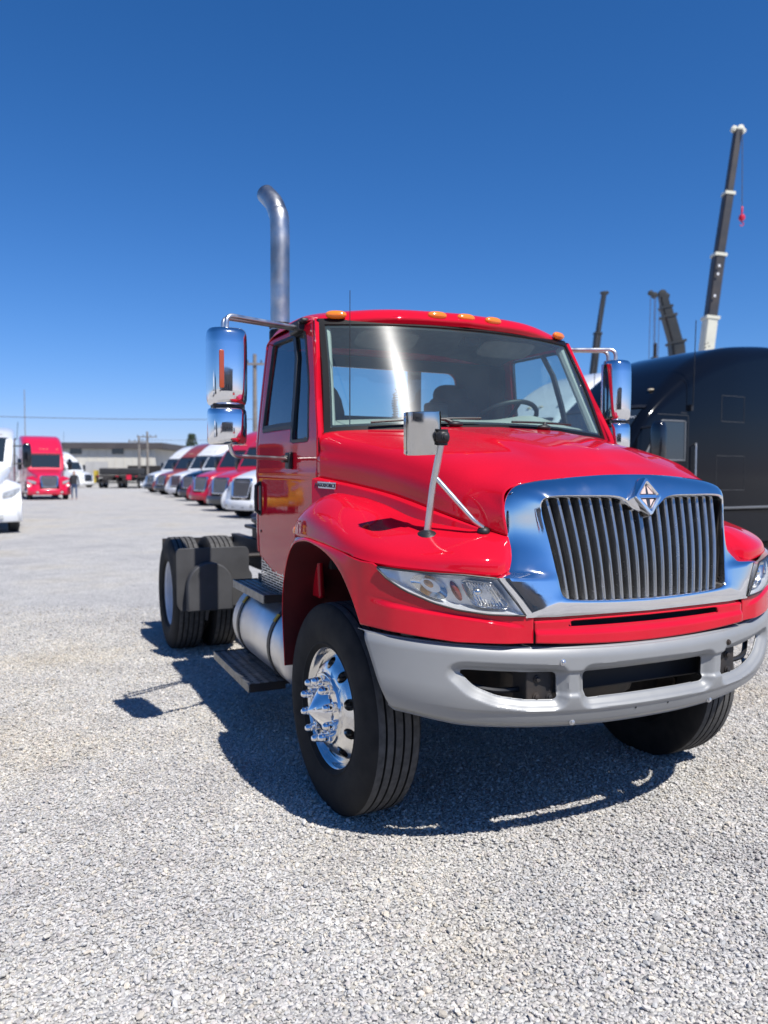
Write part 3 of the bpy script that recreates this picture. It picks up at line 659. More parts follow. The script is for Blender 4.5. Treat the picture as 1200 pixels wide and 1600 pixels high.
# windshield
def ws(u, v, off=0.):   # u -1..1 across, v 0 bottom .. 1 top
    yb, yt = .925 * u, .848 * u
    B = np.stack([-.318 - .168 * np.abs(u) ** 2.2, yb, 1.886 - .036 * u ** 2], -1); Tt = np.stack([-.628 - .155 * np.abs(u) ** 2.2, yt, 2.486 - .012 * u ** 2], -1)
    q = B + (Tt - B) * v[..., None]; q[..., 0] += .022 * np.sin(pi * v) + off; q[..., 2] += off * .4; return q
U, V = np.meshgrid(np.linspace(-1, 1, 60), np.linspace(0, 1, 30), indexing='ij')
wsd = MB().grid(ws(U, V)).build('windshield', GLASS, T, ang=0)
def loopuv(e):
    a = 1 - e; L = [(x, e * 1.8) for x in np.linspace(-a, a, 30)] + [(a, y) for y in np.linspace(e * 1.8, 1 - e * 1.8, 16)] + [(x, 1 - e * 1.8) for x in np.linspace(a, -a, 30)] + [(-a, y) for y in np.linspace(1 - e * 1.8, e * 1.8, 16)]
    L = np.array(L); return L[:, 0], L[:, 1]
MB().grid([ws(*loopuv(-.028), -.010), ws(*loopuv(-.024), .006), ws(*loopuv(.010), .008), ws(*loopuv(.014), .001)], cv=True).build('windshield_seal', FRIT, wsd)
MB().grid([ws(*loopuv(-.020), -.004), ws(*loopuv(.026), -.003)], cv=True).build('frit_band', FRIT, wsd)
# cowl strip between hood and windshield
uu = np.linspace(-1, 1, 40); b = ws(uu * 1.03, np.full(40, -.02)); 
MB().grid([b + np.array([-.02, 0, .008]), b + np.array([.05, 0, -.012]), b + np.array([.12, 0, -.06])]).build('cowl', BLACK, T)
# wipers
def wiper(u0, u1, up, name):
    pts = [tuple(ws(np.array(u0 + (u1 - u0) * t), np.array(.030 + .022 * t), .034)) for t in np.linspace(0, 1, 10)]
    w = MB().tube(pts, .007, 6).build(name, BLACK, T)
    p = ws(np.array(up), np.array(-.01), .04); q = pts[5]
    MB().tube([tuple(p), ((p[0] + q[0]) / 2, (p[1] + q[1]) / 2, (p[2] + q[2]) / 2 + .012), q], [.014, .011, .006], 8).build('wiper_arm', BLACK, w)
    mb = MB(); ellipsoid(mb, (float(p[0]), float(p[1]), float(p[2])), (.030, .045, .018)); mb.build('wiper_pivot', BLACK, w)
wiper(-.78, -.10, -.28, 'wiper'); wiper(.12, .62, .36, 'wiper')
# roof
roof_net = [
 [(-.83,.884,2.462), (-.782,.80,2.460), (-.655,.45,2.482), (-.610,0,2.490)],
 [(-.84,.890,2.496), (-.782,.80,2.500), (-.645,.45,2.522), (-.600,0,2.530)],
 [(-.92,.897,2.506), (-.87,.80,2.545), (-.735,.45,2.578), (-.690,0,2.586)],
 [(-1.15,.915,2.512), (-1.10,.825,2.575), (-1.08,.45,2.618), (-1.05,0,2.628)],
 [(-1.45,.928,2.505), (-1.45,.845,2.560), (-1.45,.45,2.598), (-1.45,0,2.606)],
 [(-1.61,.930,2.470), (-1.66,.850,2.495), (-1.68,.45,2.540), (-1.685,0,2.550)],
 [(-1.66,.925,2.42), (-1.71,.845,2.42), (-1.722,.45,2.45), (-1.725,0,2.455)]]
RP = net(roof_net, 60, 30)
roof = MB().grid(half(RP)).build('roof', RED, T, solid=.006, ang=60)
hp = half(RP) * np.array([1, .96, 1]) + np.array([-.03, 0, -.045]); MB().grid(hp[8:-4]).build('headliner', HEADLINER, T)
for y in (-.776, -.192, 0, .192, .776):
    x = float(np.interp(abs(y), [0, .192, .776], [-.622, -.626, -.752])); z = float(np.interp(abs(y), [0, .192, .776], [2.548, 2.546, 2.522]))
    sl = atan2(.15 * abs(y) / .776 * 1.0, .58) * (1 if y > 0 else -1)
    M = Matrix.Translation((x, y, z)) @ Matrix.Rotation(sl * 1.5, 4, 'Z') @ Matrix.Rotation(rad(-35), 4, 'Y')
    mb = MB(); ellipsoid(mb, (0, 0, 0), (.022, .060, .022), M=M, p=.8); ml = mb.build('marker_light', AMBER, roof)
# back wall with window
RW = roundpoly([(-.56, 2.03), (.56, 2.03), (.56, 2.37), (-.56, 2.37)], .08, 6)
BP = uvgrid(-.90, .90, 1.10, 2.45, 60, 60)
back = sheet(BP, lambda y, z: np.stack([-1.722 + 0 * y, y, z], -1), [RW]).build('cab_back', RED, T, solid=.03)
sheet(uvgrid(-.60, .60, 2.0, 2.40, 30, 14), lambda y, z: np.stack([-1.716 + 0 * y, y, z], -1), [RW], keep_in=True).build('rear_window', GLASS_SIDE, back)
MB().grid([[(-1.690, a, b) for a, b in RW], [(-1.690, *(np.array(q) + (np.array(q) - RW.mean(0)) * .10)) for q in RW]], cv=True).build('rear_window_trim', INTER, back)
sheet(BP, lambda y, z: np.stack([-1.676 + 0 * y, y * .99, z], -1), [RW]).build('back_panel', INTER, back)
# floor and firewall, dark boxes put in to block light; dash
MB().box((-1.05, 0, 1.14), (1.26, 1.86, .05)).build('floor', INTER, T)
MB().box((-.47, 0, 1.48), (.04, 1.84, .66)).build('firewall', INTER, T)
uu = np.linspace(-1, 1, 30); b = ws(uu * .985, np.full(30, .0)); rows = [b + np.array([-.02, 0, -.012]), b + np.array([-.085, 0, .0]), b * np.array([0, 1, 1]) + np.array([-.62, 0, .004]), b * np.array([0, 1, 1]) + np.array([-.76, 0, -.01]), b * np.array([0, 1, 0]) + np.array([-.80, 0, 1.78]), b * np.array([0, 1, 0]) + np.array([-.74, 0, 1.45])]
r4 = np.array(rows); hump = np.exp(-((uu - .52) / .22) ** 2) * .05; r4[1, :, 2] += .030; r4[2, :, 2] += hump + .055; r4[3, :, 2] += hump + .03
MB().grid(r4).build('dashboard', CREAM, T)
for s in (1, -1):   # inner pillar trims and door cards
    p0, p1 = ws(np.array(.975 * s), np.array(.02), -.03), ws(np.array(.965 * s), np.array(.97), -.035)
    pts = [p0 + (p1 - p0) * t for t in np.linspace(0, 1, 8)]; MB().tube([tuple(p) for p in pts], .028, 8).build('pillar_trim', CREAM, T)
    MB().box((-1.05, .945 * s, 1.49), (1.02, .03, .66)).build('door_card', HEADLINER, T)
for s in (1, -1):   # seats
    y = .44 if s > 0 else -.66
    M = Matrix.Translation((-1.28, y, 1.50))
    mb = MB(); ellipsoid(mb, (0, 0, 0), (.27, .25, .10), M=M, p=.6); st = mb.build('seat', SEAT, T)
    Mb = Matrix.Translation((-1.50, y, 1.80 if s > 0 else 1.86)) @ Matrix.Rotation(rad(-10), 4, 'Y'); mb = MB(); ellipsoid(mb, (0, 0, 0), (.085, .245, .40), M=Mb, p=.62); mb.build('backrest', SEAT, st)
    Mh = Matrix.Translation((-1.565, y, 2.16 if s > 0 else 2.29)) @ Matrix.Rotation(rad(-8), 4, 'Y'); mb = MB(); ellipsoid(mb, (0, 0, 0), (.055, .14, .11), M=Mh, p=.65); mb.build('headrest', SEAT, st)
    MB().box((-1.28, y, 1.28), (.4, .4, .24)).build('seat_base', INTER, st, bevel=.02)
    mb = MB(); ellipsoid(mb, (0, 0, 0), (.012, .20, .085), M=Matrix.Translation((-.83, .42 * s, 2.42)) @ Matrix.Rotation(rad(62), 4, 'Y'), p=.5); mb.build('sun_visor', HEADLINER, T)
SW = Matrix.Translation((-.99, .52, 1.97)) @ Matrix.Rotation(rad(-32), 4, 'Y')
mb = MB(); mb.tube([(.225 * cos(t), .225 * sin(t), 0) for t in np.linspace(0, 2 * pi, 41)], .016, 10, M=SW, cap=False); swh = mb.build('steering_wheel', BLACK, T)
mb = MB(); ellipsoid(mb, (0, 0, -.02), (.07, .07, .03), M=SW)
for a in (0, 120, 240): mb.tube([(0, 0, -.02), (.21 * cos(rad(a)), .21 * sin(rad(a)), 0)], .012, 8, M=SW)
mb.tube([(0, 0, -.03), (.0, 0, -.45)], .03, 10, M=SW); mb.build('steering_hub', BLACK, swh)
MB().box((-.95, -.02, 1.95), (.06, .16, .24)).build('gear_console', INTER, T, bevel=.02)
mb = MB(); mb.box((-.72, .10, 2.43), (.02, .10, .05)); mb.tube([(-.72, .05, 2.46), (-.74, .02, 2.40)], .006); mb.build('radio_bracket', DARKMET, T, bevel=.004)

# mirrors --------------------------------------------------
for s in (-1, 1):
    ym = 1.405 * s if s < 0 else 1.25; xm = -.755
    def shell(w, h, d, zc):
        rows = []
        for zf, sc in ((-1, .50), (-.985, .72), (-.93, .87), (-.84, .945), (-.6, .985), (0, 1), (.6, .985), (.84, .945), (.93, .87), (.985, .72), (1, .50)):
            row = []
            for t in np.linspace(0, 2 * pi, 33)[:-1]:
                c, q = cos(t), sin(t); f = lambda v, e: math.copysign(abs(v) ** e, v)
                x = d * f(c, .85) if c > 0 else d * .25 * f(c, .4); row.append((xm + x * sc, ym + w * f(q, .75) * (sc ** .5), zc + h * zf))
            rows.append(row)
        return rows
    up = MB().grid(shell(.108 if s < 0 else .094, .205, .115, 2.185), cv=True)
    b0 = len(up.v) - 32; up.f.append(tuple(range(32))); up.f.append(tuple(range(b0, b0 + 32)))
    mh = up.build('side_mirror', CHROME, T, ang=50)
    lo = MB().grid(shell(.104 if s < 0 else .090, .098, .115, 1.872), cv=True); b0 = len(lo.v) - 32; lo.f.append(tuple(range(32))); lo.f.append(tuple(range(b0, b0 + 32)))
    lo.build('lower_mirror', CHROME, mh, ang=50)
    MB().box((xm + .03, ym, 1.975), (.06, .17, .02)).build('mirror_joint', BLACK, mh)
    MB().box((xm - .022, ym, 2.185), (.008, .185, .36)).build('mirror_glass', CHROME, mh, bevel=.003)
    if s < 0: MB().prism(roundpoly([(-.013, -.10), (.013, -.10), (.013, .10), (-.013, .10)], .012), 0, .010, lambda a, b, h: (xm + .104 + h, ym + s * .050 + a, 2.165 + b)).build('marker_lamp', AMBERDARK, mh, bevel=.003)
    for dx in (0, -.075):
        MB().tube(bend([(xm + dx + .01, ym - .0 * s, 2.37), (xm + dx + .01, ym - .0 * s, 2.465), (-1.0 + dx * .5, .925 * s, 2.478)], .06), .013, 10).build('mirror_arm', ALU_DULL, mh)
    MB().tube(bend([(xm + .01, ym - .01 * s, 1.79), (xm + .01, ym - .03 * s, 1.715), (-.885, 1.01 * s, 1.705)], .06), .012, 10).build('mirror_arm', ALU_DULL, mh)
    mb = MB(); mb.box((-1.02, .915 * s, 2.475), (.16, .06, .06)); mb.box((-1.02, .905 * s, 2.51), (.22, .05, .03)); mb.build('arm_bracket', BLACK, mh, bevel=.012)
    mb = MB(); mb.box((-.89, 1.012 * s, 1.695), (.075, .03, .095)); mb.box((-.89, 1.03 * s, 1.705), (.05, .05, .04)); mb.build('arm_bracket', BLACK, mh, bevel=.008)
# hood mirror on the right fender
hm = MB(); ellipsoid(hm, (.520, -.860, 1.342), (.066, .056, .046)); hmo = hm.build('hood_mirror', BLACK, T)
MB().tube([(.520, -.860, 1.375), (.555, -.852, 1.57), (.605, -.842, 1.752)], .0155, 12).build('mirror_post', ALU_DULL, hmo)
MB().tube(bend([(.566, -.849, 1.61), (.665, -.715, 1.425), (.668, -.680, 1.402)], .05), .0115, 10).build('mirror_brace', ALU_DULL, hmo)
mb = MB(); ellipsoid(mb, (.666, -.674, 1.384), (.028, .027, .022)); mb.build('brace_foot', BLACK, hmo)
M = Matrix.Translation((.600, -.918, 1.786)) @ Matrix.Rotation(rad(-4), 4, 'Z') @ Matrix.Rotation(rad(3), 4, 'X') @ Matrix.Rotation(rad(6), 4, 'Y')
rows = []
for x, k in ((-.034, .96), (-.032, 1.0), (-.006, 1.0)):
    rows.append([(x, .078 * k * math.copysign(abs(cos(t)) ** .22, cos(t)), .088 * k * math.copysign(abs(sin(t)) ** .22, sin(t))) for t in np.linspace(0, 2 * pi, 49)[:-1]])
mb = MB().grid(rows, cv=True, M=M)
V_, U_ = np.meshgrid(np.linspace(-1, 1, 24), np.linspace(-1, 1, 8), indexing='ij')
face = np.stack([.016 - .022 * np.abs(V_) ** 5 - .006 * V_ ** 2 - .004 * U_ ** 6, V_ * .077, U_ * .087], -1); mb.grid(face, M=M)
for kk in (face[0], face[-1], face[:, 0], face[:, -1]): mb.grid([kk, kk * np.array([0, 1, 1]) + np.array([-.01, 0, 0])], M=M)
mb.build('mirror_head', GREYCHROME, hmo, ang=40)
MB().box((-.035, 0, 0), (.004, .150, .168), M=M).build('mirror_glass', CHROME, hmo)
mb = MB(); ellipsoid(mb, (.622, -.846, 1.772), (.027, .028, .028), p=.8); mb.tube([(.617, -.844, 1.739), (.622, -.845, 1.804)], .022, 12); bolt(mb, (.652, -.849, 1.772), (1, -.2, 0), .014, .012); mb.build('mirror_clamp', BLACK, hmo)
# antenna
MB().tube([(-.485, -.80, 1.862), (-.485, -.80, 2.60)], [.0035, .002], 6).build('antenna', BLACK, T)

# exhaust stack --------------------------------------------
sx_, sy_ = -1.93, -.74
st = [(sx_, sy_, 1.25), (sx_, sy_, 2.0), (sx_, sy_, 2.9), (sx_, sy_, 3.36), (sx_ - .03, sy_ - .008, 3.46), (sx_ - .085, sy_ - .02, 3.54), (sx_ - .19, sy_ - .045, 3.63)]
xs = np.linspace(0, 6, 60); stp = [tuple(p) for p in cr(np.arange(7), np.array(st), xs)]
mb = MB().tube(stp, .0675, 24, cap=False)
ex = mb.build('exhaust_stack', STEEL, T, solid=.003, ang=60)
end = bpy.data.objects[ex.name]
mb = MB().lathe([(.074, -.02), (.077, -.018), (.077, .018), (.074, .02), (.070, .02)], 24, 'z', M=Matrix.Translation((sx_, sy_, 2.66))); mb.box((sx_ + .06, sy_ - .05, 2.66), (.05, .03, .03)); mb.build('stack_clamp', GREASE, ex)
MB().lathe([(.070, 0), (.077, .01), (.077, .82), (.070, .83)], 24, 'z', M=Matrix.Translation((sx_, sy_, 1.80))).build('stack_sleeve', GREASE, ex)
MB().tube(bend([(sx_, sy_, 1.27), (sx_, sy_, 1.02), (-1.45, -.60, .98)], .12), .062, 16).build('exhaust_pipe', GREASE, ex)

# perforated silver shield under the cab's rear corner
def shield(u, z):
    a = u * pi * .5; r = .13
    if u <= 1: return (-1.54 - r * cos(a), -.86 - r * sin(a), z)
    return (-1.54 + (u - 1) * .50, -.99, z)
mb = MB(); nr = 17; us = list(np.linspace(0, 1, 8)) + list(np.linspace(1, 2, 9))[1:]
for i in range(nr):
    z0 = 1.12 - i * .0165
    mb.grid([[shield(u, z0) for u in us], [shield(u, z0 - .0075) for u in us]])
    for j in range(len(us) - 1):
        if (j + i) % 2 == 0:
            u0 = us[j]; u1 = u0 + (us[j + 1] - us[j]) * .30; mb.grid([[shield(u0, z0 - .0075), shield(u1, z0 - .0075)], [shield(u0, z0 - .0165), shield(u1, z0 - .0165)]])
mb.build('perforated_shield', ALU_DULL, T)
MB().grid([[tuple(np.array(shield(u, z)) * np.array([1, .965, 1]) + np.array([.02, 0, 0])) for u in us] for z in (1.12, .84)]).build('shield_backing', INTER, T)
MB().box((-1.30, -.84, .845), (.62, .26, .012)).build('shield_tray', DARKMET, T)

# fuel tank, straps, steps ----------------------------------
def tanklathe(prof, name, m, par, **k): return MB().lathe(prof, 40, 'x', M=Matrix.Translation((0, -.85, .605))).build(name, m, par, **k)
tank = tanklathe([(.01, -1.93), (.14, -1.925), (.225, -1.90), (.252, -1.875), (.262, -1.85), (.262, -.80), (.252, -.77), (.225, -.745), (.01, -.72)], 'fuel_tank', FUEL, T)
for x in (-1.70, -.98):
    sp = tanklathe([(.262, x - .024), (.268, x - .024), (.268, x + .024), (.262, x + .024)], 'tank_strap', BLACK, tank)
    MB().box((x, -.85 - .262 * cos(rad(38)) - .006, .605 + .262 * sin(rad(38)) + .004), (.03, .012, .05), rot=('X', rad(-38))).build('strap_label', YSTICK, sp)
for (x0, x1, y0, y1, z, nm, nx) in ((-1.86, -1.10, -1.10, -.93, .885, 'upper_step', 18), (-2.0, -1.06, -1.205, -.985, .365, 'lower_step', 21)):
    mb = MB(); hole_plate(mb, x0, x1, y0, y1, nx, 4, .0150, z, .012); sp = mb.build(nm, STEP, T, ang=30)
    mb = MB(); mb.box(((x0 + x1) / 2, y0 - .004, z - .022), (x1 - x0, .006, .052)); mb.build('step_edge', STEPEDGE, sp, bevel=.002)
    mb = MB(); mb.box(((x0 + x1) / 2, y1 + .006, z + .012), (x1 - x0, .008, .06)); mb.box((x1 + .003, (y0 + y1) / 2, z - .02), (.006, y1 - y0, .05)); mb.box((x0 - .003, (y0 + y1) / 2, z - .02), (.006, y1 - y0, .05)); mb.build('step_flange', DARKMET, sp)
    for x in (x0 + .12, x1 - .12): MB().box((x, y1 + .16, z - .02), (.05, .36, .05)).build('step_bracket', DARKMET, sp)

# wheels ----------------------------------------------------
TREAD = [(.292, .098), (.300, .112), (.316, .125), (.319, .129), (.325, .130), (.329, .128), (.36, .139), (.405, .143), (.445, .138), (.480, .128), (.500, .120), (.512, .112), (.519, .104)]
def tread(worn=False):
    w = [(.519, .104)]
    for g in (.066, .023):
        w += [(.5215, g + .0055), (.508, g + .0035), (.508, g - .0035), (.5215, g - .0055)]
    return w
half_t = TREAD + tread()[1:]
prof_t = half_t + [(r, -a) for r, a in half_t[::-1]]
m_tyre = MB().lathe([p for p in prof_t], 72).mesh('tyre', RUBBER, 40)
side_n = len(TREAD)
m_tyre.materials.append(RUBBERWORN)
for p in m_tyre.polygons:
    c = p.center; r = sqrt(c.x ** 2 + c.z ** 2)
    if r > .5185 and abs(c.y) < .11: p.material_index = 1
def disc_holes(mb, r0, r1, rc, rh, n, fa, depth=.02, seg=16):   # a dished disc with round hand holes
    for k in range(n):
        t0, t1 = 2 * pi * k / n, 2 * pi * (k + 1) / n; tc = (t0 + t1) / 2; C, O_ = [], []
        for i in range(seg * 2):
            u = 2 * pi * i / (seg * 2); c, s = cos(u), sin(u)
            C.append((rc + rh * c, tc + rh * s / rc))
            hr = (r1 - rc) if c > 0 else (rc - r0); q = min(hr / max(abs(c), 1e-6), (pi / n) * rc / max(abs(s), 1e-6)); O_.append((rc + q * c, tc + q * s / rc))
        for sr, st_ in ((r1, t1), (r1, t0), (r0, t0), (r0, t1)):
            i = min(range(len(O_)), key=lambda i: (O_[i][0] - sr) ** 2 + ((O_[i][1] - st_) * rc) ** 2); O_[i] = (sr, st_)
        f = lambda r, t, d=0.: (r * cos(t), -(fa(r) - d), r * sin(t))
        M_ = [((a[0] * .5 + b[0] * .5), (a[1] * .5 + b[1] * .5)) for a, b in zip(O_, C)]
        mb.grid([[f(*p) for p in O_], [f(*p) for p in M_], [f(*p) for p in C], [f(p[0] * .995, p[1], .012) for p in C], [f(*p, depth + .02) for p in C]], cv=True)
def steer_a(r): return np.interp(r, [.17, .19, .22, .255, .275], [.128, .126, .110, .082, .070])
mb = MB().lathe([(.285, -.10), (.285, .02), (.278, .055), (.275, .070)], 60)
disc_holes(mb, .178, .275, .226, .0275, 10, steer_a)
mb.lathe([(.275, .070), (.281, .075), (.288, .095), (.297, .108), (.305, .112), (.308, .108), (.306, .100), (.292, .098)], 60)
mb.lathe([(.178, steer_a(.178)), (.176, .129), (.172, .140), (.165, .143), (.10, .143), (.05, .143)], 60)
m_rimf = mb.mesh('wheel', ALU, 35)
m_cap = MB().lathe([(.112, .140), (.110, .150), (.104, .156), (.085, .170), (.05, .196), (.006, .228), (.001, .229)], 40).mesh('hub_cap', CHROME, 30)
m_nut = MB().lathe([(.025, .143), (.025, .158), (.0205, .160), (.0205, .180), (.0175, .185), (.0200, .188), (.0185, .198), (.011, .208), (.001, .212)], 14).mesh('lug_cover', CHROME, 30)
mb = MB().lathe([(.285, -.10), (.288, -.02), (.284, .06), (.286, .092), (.297, .106), (.305, .110), (.307, .104), (.292, .098)], 60)
mb.lathe([(.284, .02), (.270, -.02), (.24, -.055), (.20, -.07), (.16, -.075), (.11, -.075)], 60); m_rimr = mb.mesh('wheel', WHITERIM, 40)
m_hubr = MB().lathe([(.125, -.076), (.12, .0), (.105, .04), (.09, .05), (.001, .052)], 30).mesh('hub', WHITERIM, 30)
m_nutr = MB().lathe([(.016, -.076), (.016, -.045), (.010, -.040), (.001, -.040)], 8).mesh('lug_nut', GREASE, 30)
def put(name, me, par, loc=(0, 0, 0), rz=0.):
    o = bpy.data.objects.new(name, me); o.location = loc; o.rotation_euler = (0, 0, rz); return link(o, par)
def wheel(par, x, y, front, s, z=.505):
    w = put('wheel', m_rimf if front else m_rimr, par, (x, y, z), 0 if s < 0 else pi)
    put('tyre', m_tyre, w)
    put('hub_cap' if front else 'hub', m_cap if front else m_hubr, w)
    for k in range(10):
        a = 2 * pi * (k + .5) / 10; r = .1425 if front else .1675
        put('lug_cover' if front else 'lug_nut', m_nut if front else m_nutr, w, (r * cos(a), 0, r * sin(a)))
    return w
for s in (-1, 1):
    w = wheel(T, -.075, .966 * s, True, s, .490); w.rotation_euler.z += rad(3); w.scale = (.97, .97, .97)
    wheel(T, -3.955, 1.085 * s, False, s); w2 = wheel(T, -3.955, .755 * s, False, s)
    w2.rotation_euler.z += pi
for s in (-1, 1): MB().lathe([(.20, -.06), (.20, .06)], 24, M=Matrix.Translation((-.085, .90 * s, .49)), cap=True).build('brake_drum', GREASE, T)
MB().tube([(-.085, -.9, .50), (-.085, -.6, .43), (-.085, .6, .43), (-.085, .9, .50)], .055, 10).build('front_axle', DARKMET, T)
MB().tube([(-3.955, -1.0, .505), (-3.955, -.25, .505), (-3.955, -.2, .505), (-3.955, .2, .505), (-3.955, .25, .505), (-3.955, 1.0, .505)], [.07, .07, .20, .20, .07, .07], 14).build('rear_axle', GREASE, T)
# frame and underbody
for s in (-1, 1):
    mb = MB(); mb.box((-2.0, .43 * s, .86), (5.3, .012, .26)); mb.box((-2.0, .40 * s, .985), (5.3, .08, .012)); mb.box((-2.0, .40 * s, .735), (5.3, .08, .012)); mb.build('frame_rail', DARKMET, T)
mb = MB()
for x in (-2.4, -3.3, -4.5): mb.box((x, 0, .86), (.16, .86, .20))
mb.build('frame_crossmember', DARKMET, T)
MB().box((-.25, 0, .82), (1.4, .78, .62)).build('engine_block', DARKMET, T, bevel=.08)  # unseen bulk put in so no light shines through under the bumper
MB().box((-1.3, 0, .70), (.9, .5, .4)).build('gearbox', DARKMET, T, bevel=.08)
mb = MB().box((-3.75, 0, 1.10), (.80, .86, .035)); mb.prism([(-3.35, -.40), (-3.35, .40), (-3.75, .43), (-4.15, .36), (-4.22, .12), (-3.85, .04), (-3.85, -.04), (-4.22, -.12), (-4.15, -.36), (-3.75, -.43)], 1.14, 1.19, lambda a, b, h: (a, b, h)); fw = mb.build('fifth_wheel', GREASE, T, bevel=.01)
mb = MB()
for s in (-1, 1): mb.box((-3.75, .36 * s, 1.04), (.5, .06, .16))
mb.build('fifth_wheel_bracket', GREASE, fw)
MB().box((-2.35, 0, 1.02), (.95, .84, .03)).build('deck_plate', GREASE, T)
mb = MB(); mb.box((-1.98, -.15, 1.3), (.10, .55, .60)); mb.box((-2.0, .3, 1.15), (.14, .3, .3)); mb.build('air_tank', DARKMET, T, bevel=.04)
mb = MB()
for i, y in enumerate((.10, .17, .22)):
    z = 1.85 + .03 * i; mb.tube([(-1.80, y, 2.25)] + [(-1.80 + .022 * sin(t * 2.2), y + .022 * cos(t * 2.2), 2.22 - .006 * t) for t in range(60)], .006, 5)
mb.build('air_hose', BLACK, T)
mb = MB().box((-1.84, .28, 1.75), (.05, .09, 1.3)); mb.box((-1.84, .0, 1.62), (.06, .5, .5)); mb.build('hose_stand', DARKMET, T)
for s in (1, -1): MB().grid([[(x, y * s, z) for z in np.linspace(1.12, 2.44, 8)] for x, y in ((-1.56, .905), (-1.62, .885), (-1.68, .83))]).build('corner_trim', INTER, T)
# flaps in front of the rear duals and mudflaps behind
for s in (-1, 1):
    q = roundpoly([(.61, .55), (.69, .475), (1.215, .445), (1.25, .50), (1.255, .955), (1.235, .985), (.655, .985), (.63, .95), (.63, .78), (.60, .74)], .03)
    fp = MB().prism([(a * s, b) for a, b in q], 0, .012, lambda a, b, h: (-3.22 - h + (b - .9) * .02, a, b)).build('wheel_flap', GREYFLAP, T, bevel=.003)
    MB().tube([(-3.25, .43 * s, .90), (-3.25, 1.1 * s, .90)], .022, 8).build('flap_bar', DARKMET, fp)
    ar = [(.80, .46)] + [(.99 + .19 * math.cos(a), .68 + .19 * math.sin(a)) for a in np.linspace(pi, 0, 14)] + [(1.18, .46)]
    MB().prism([(a * s, b) for a, b in ar], 0, .11, lambda a, b, h: (-3.215 + h, a, b)).build('flap_boss', GREYFLAP, fp, bevel=.012)
    mf = MB().prism([(.62 * s, .25), (1.15 * s, .25), (1.15 * s, .95), (.62 * s, .95)], 0, .010, lambda a, b, h: (-4.62 - h, a, b)).build('mud_flap', BLACK, T)
    MB().box((-4.60, .78 * s, .93), (.06, .74, .06)).build('flap_hanger', DARKMET, mf)
mb = MB(); mb.tube([(-2.6, -.60, .93), (-2.2, -.62, .95), (-1.9, -.6, .99)], .045, 10); mb.build('air_line', DARKMET, T)

LAMP = mat('far_headlamp', (.62, .63, .62), .12, .3, .8, var=(9, .45))
PALELAMP = mat('pale_marker_lens', (.62, .52, .36), .2, 0, .5)
# ------------------------------------------------------------------ other sleeper trucks
def sx_section(w, zb, zt, r, n=7):
    pts = [(w, zb), (w, zb + (zt - zb) * .5)]
    for k in range(n + 1):
        a = pi / 2 * k / n; pts.append((w - r + r * cos(a), zt - r + r * sin(a)))
    pts.append((0, zt + .012)); return pts
# stations along the cab and sleeper: X, half width, bottom, top, corner radius
ST = [(-.72, .98, 1.0, 1.80, .10), (-1.02, 1.04, 1.0, 2.20, .13), (-1.30, 1.075, 1.0, 2.57, .16), (-1.44, 1.085, 1.0, 2.74, .20), (-1.70, 1.10, 1.0, 2.98, .27), (-2.0, 1.115, 1.0, 3.22, .33),
      (-2.4, 1.14, 1.0, 3.50, .38), (-2.9, 1.165, 1.0, 3.74, .38), (-3.5, 1.19, 1.0, 3.90, .34), (-4.2, 1.20, 1.0, 3.97, .28), (-4.70, 1.20, 1.0, 3.98, .22), (-4.78, 1.17, 1.02, 3.94, .2)]
BODY = np.array([[(x, y, z) for y, z in sx_section(w, zb, zt, r)] for x, w, zb, zt, r in ST])
NB = BODY.shape[1]
BC = cr(np.arange(len(ST)), BODY.reshape(len(ST), -1), np.linspace(0, len(ST) - 1, 56)).reshape(56, NB, 3)
def body_pt(x, y=None, z=None, off=0.):     # a point on the side (z given) or on the front/roof (y given)
    i = np.clip(np.searchsorted(-BC[:, 0, 0], -x) - 1, 0, 54); t = (BC[i, 0, 0] - x) / (BC[i, 0, 0] - BC[i + 1, 0, 0]); sec = BC[i] * (1 - t) + BC[i + 1] * t
    if y is None:
        k = int(np.argmax(sec[:, 2])); return np.array([x, np.interp(z, sec[:k, 2], sec[:k, 1]) + off, z])
    s = sec[::-1]; zz = np.interp(abs(y), s[:, 1], s[:, 2]); return np.array([x + off * .6, y, zz + off])
def body_patch(poly_fn): return np.array(poly_fn)
def hood_sec(x, w, zt, zb, r): return [(x, y, z) for y, z in sx_section(w, zb, zt, r, 5)]
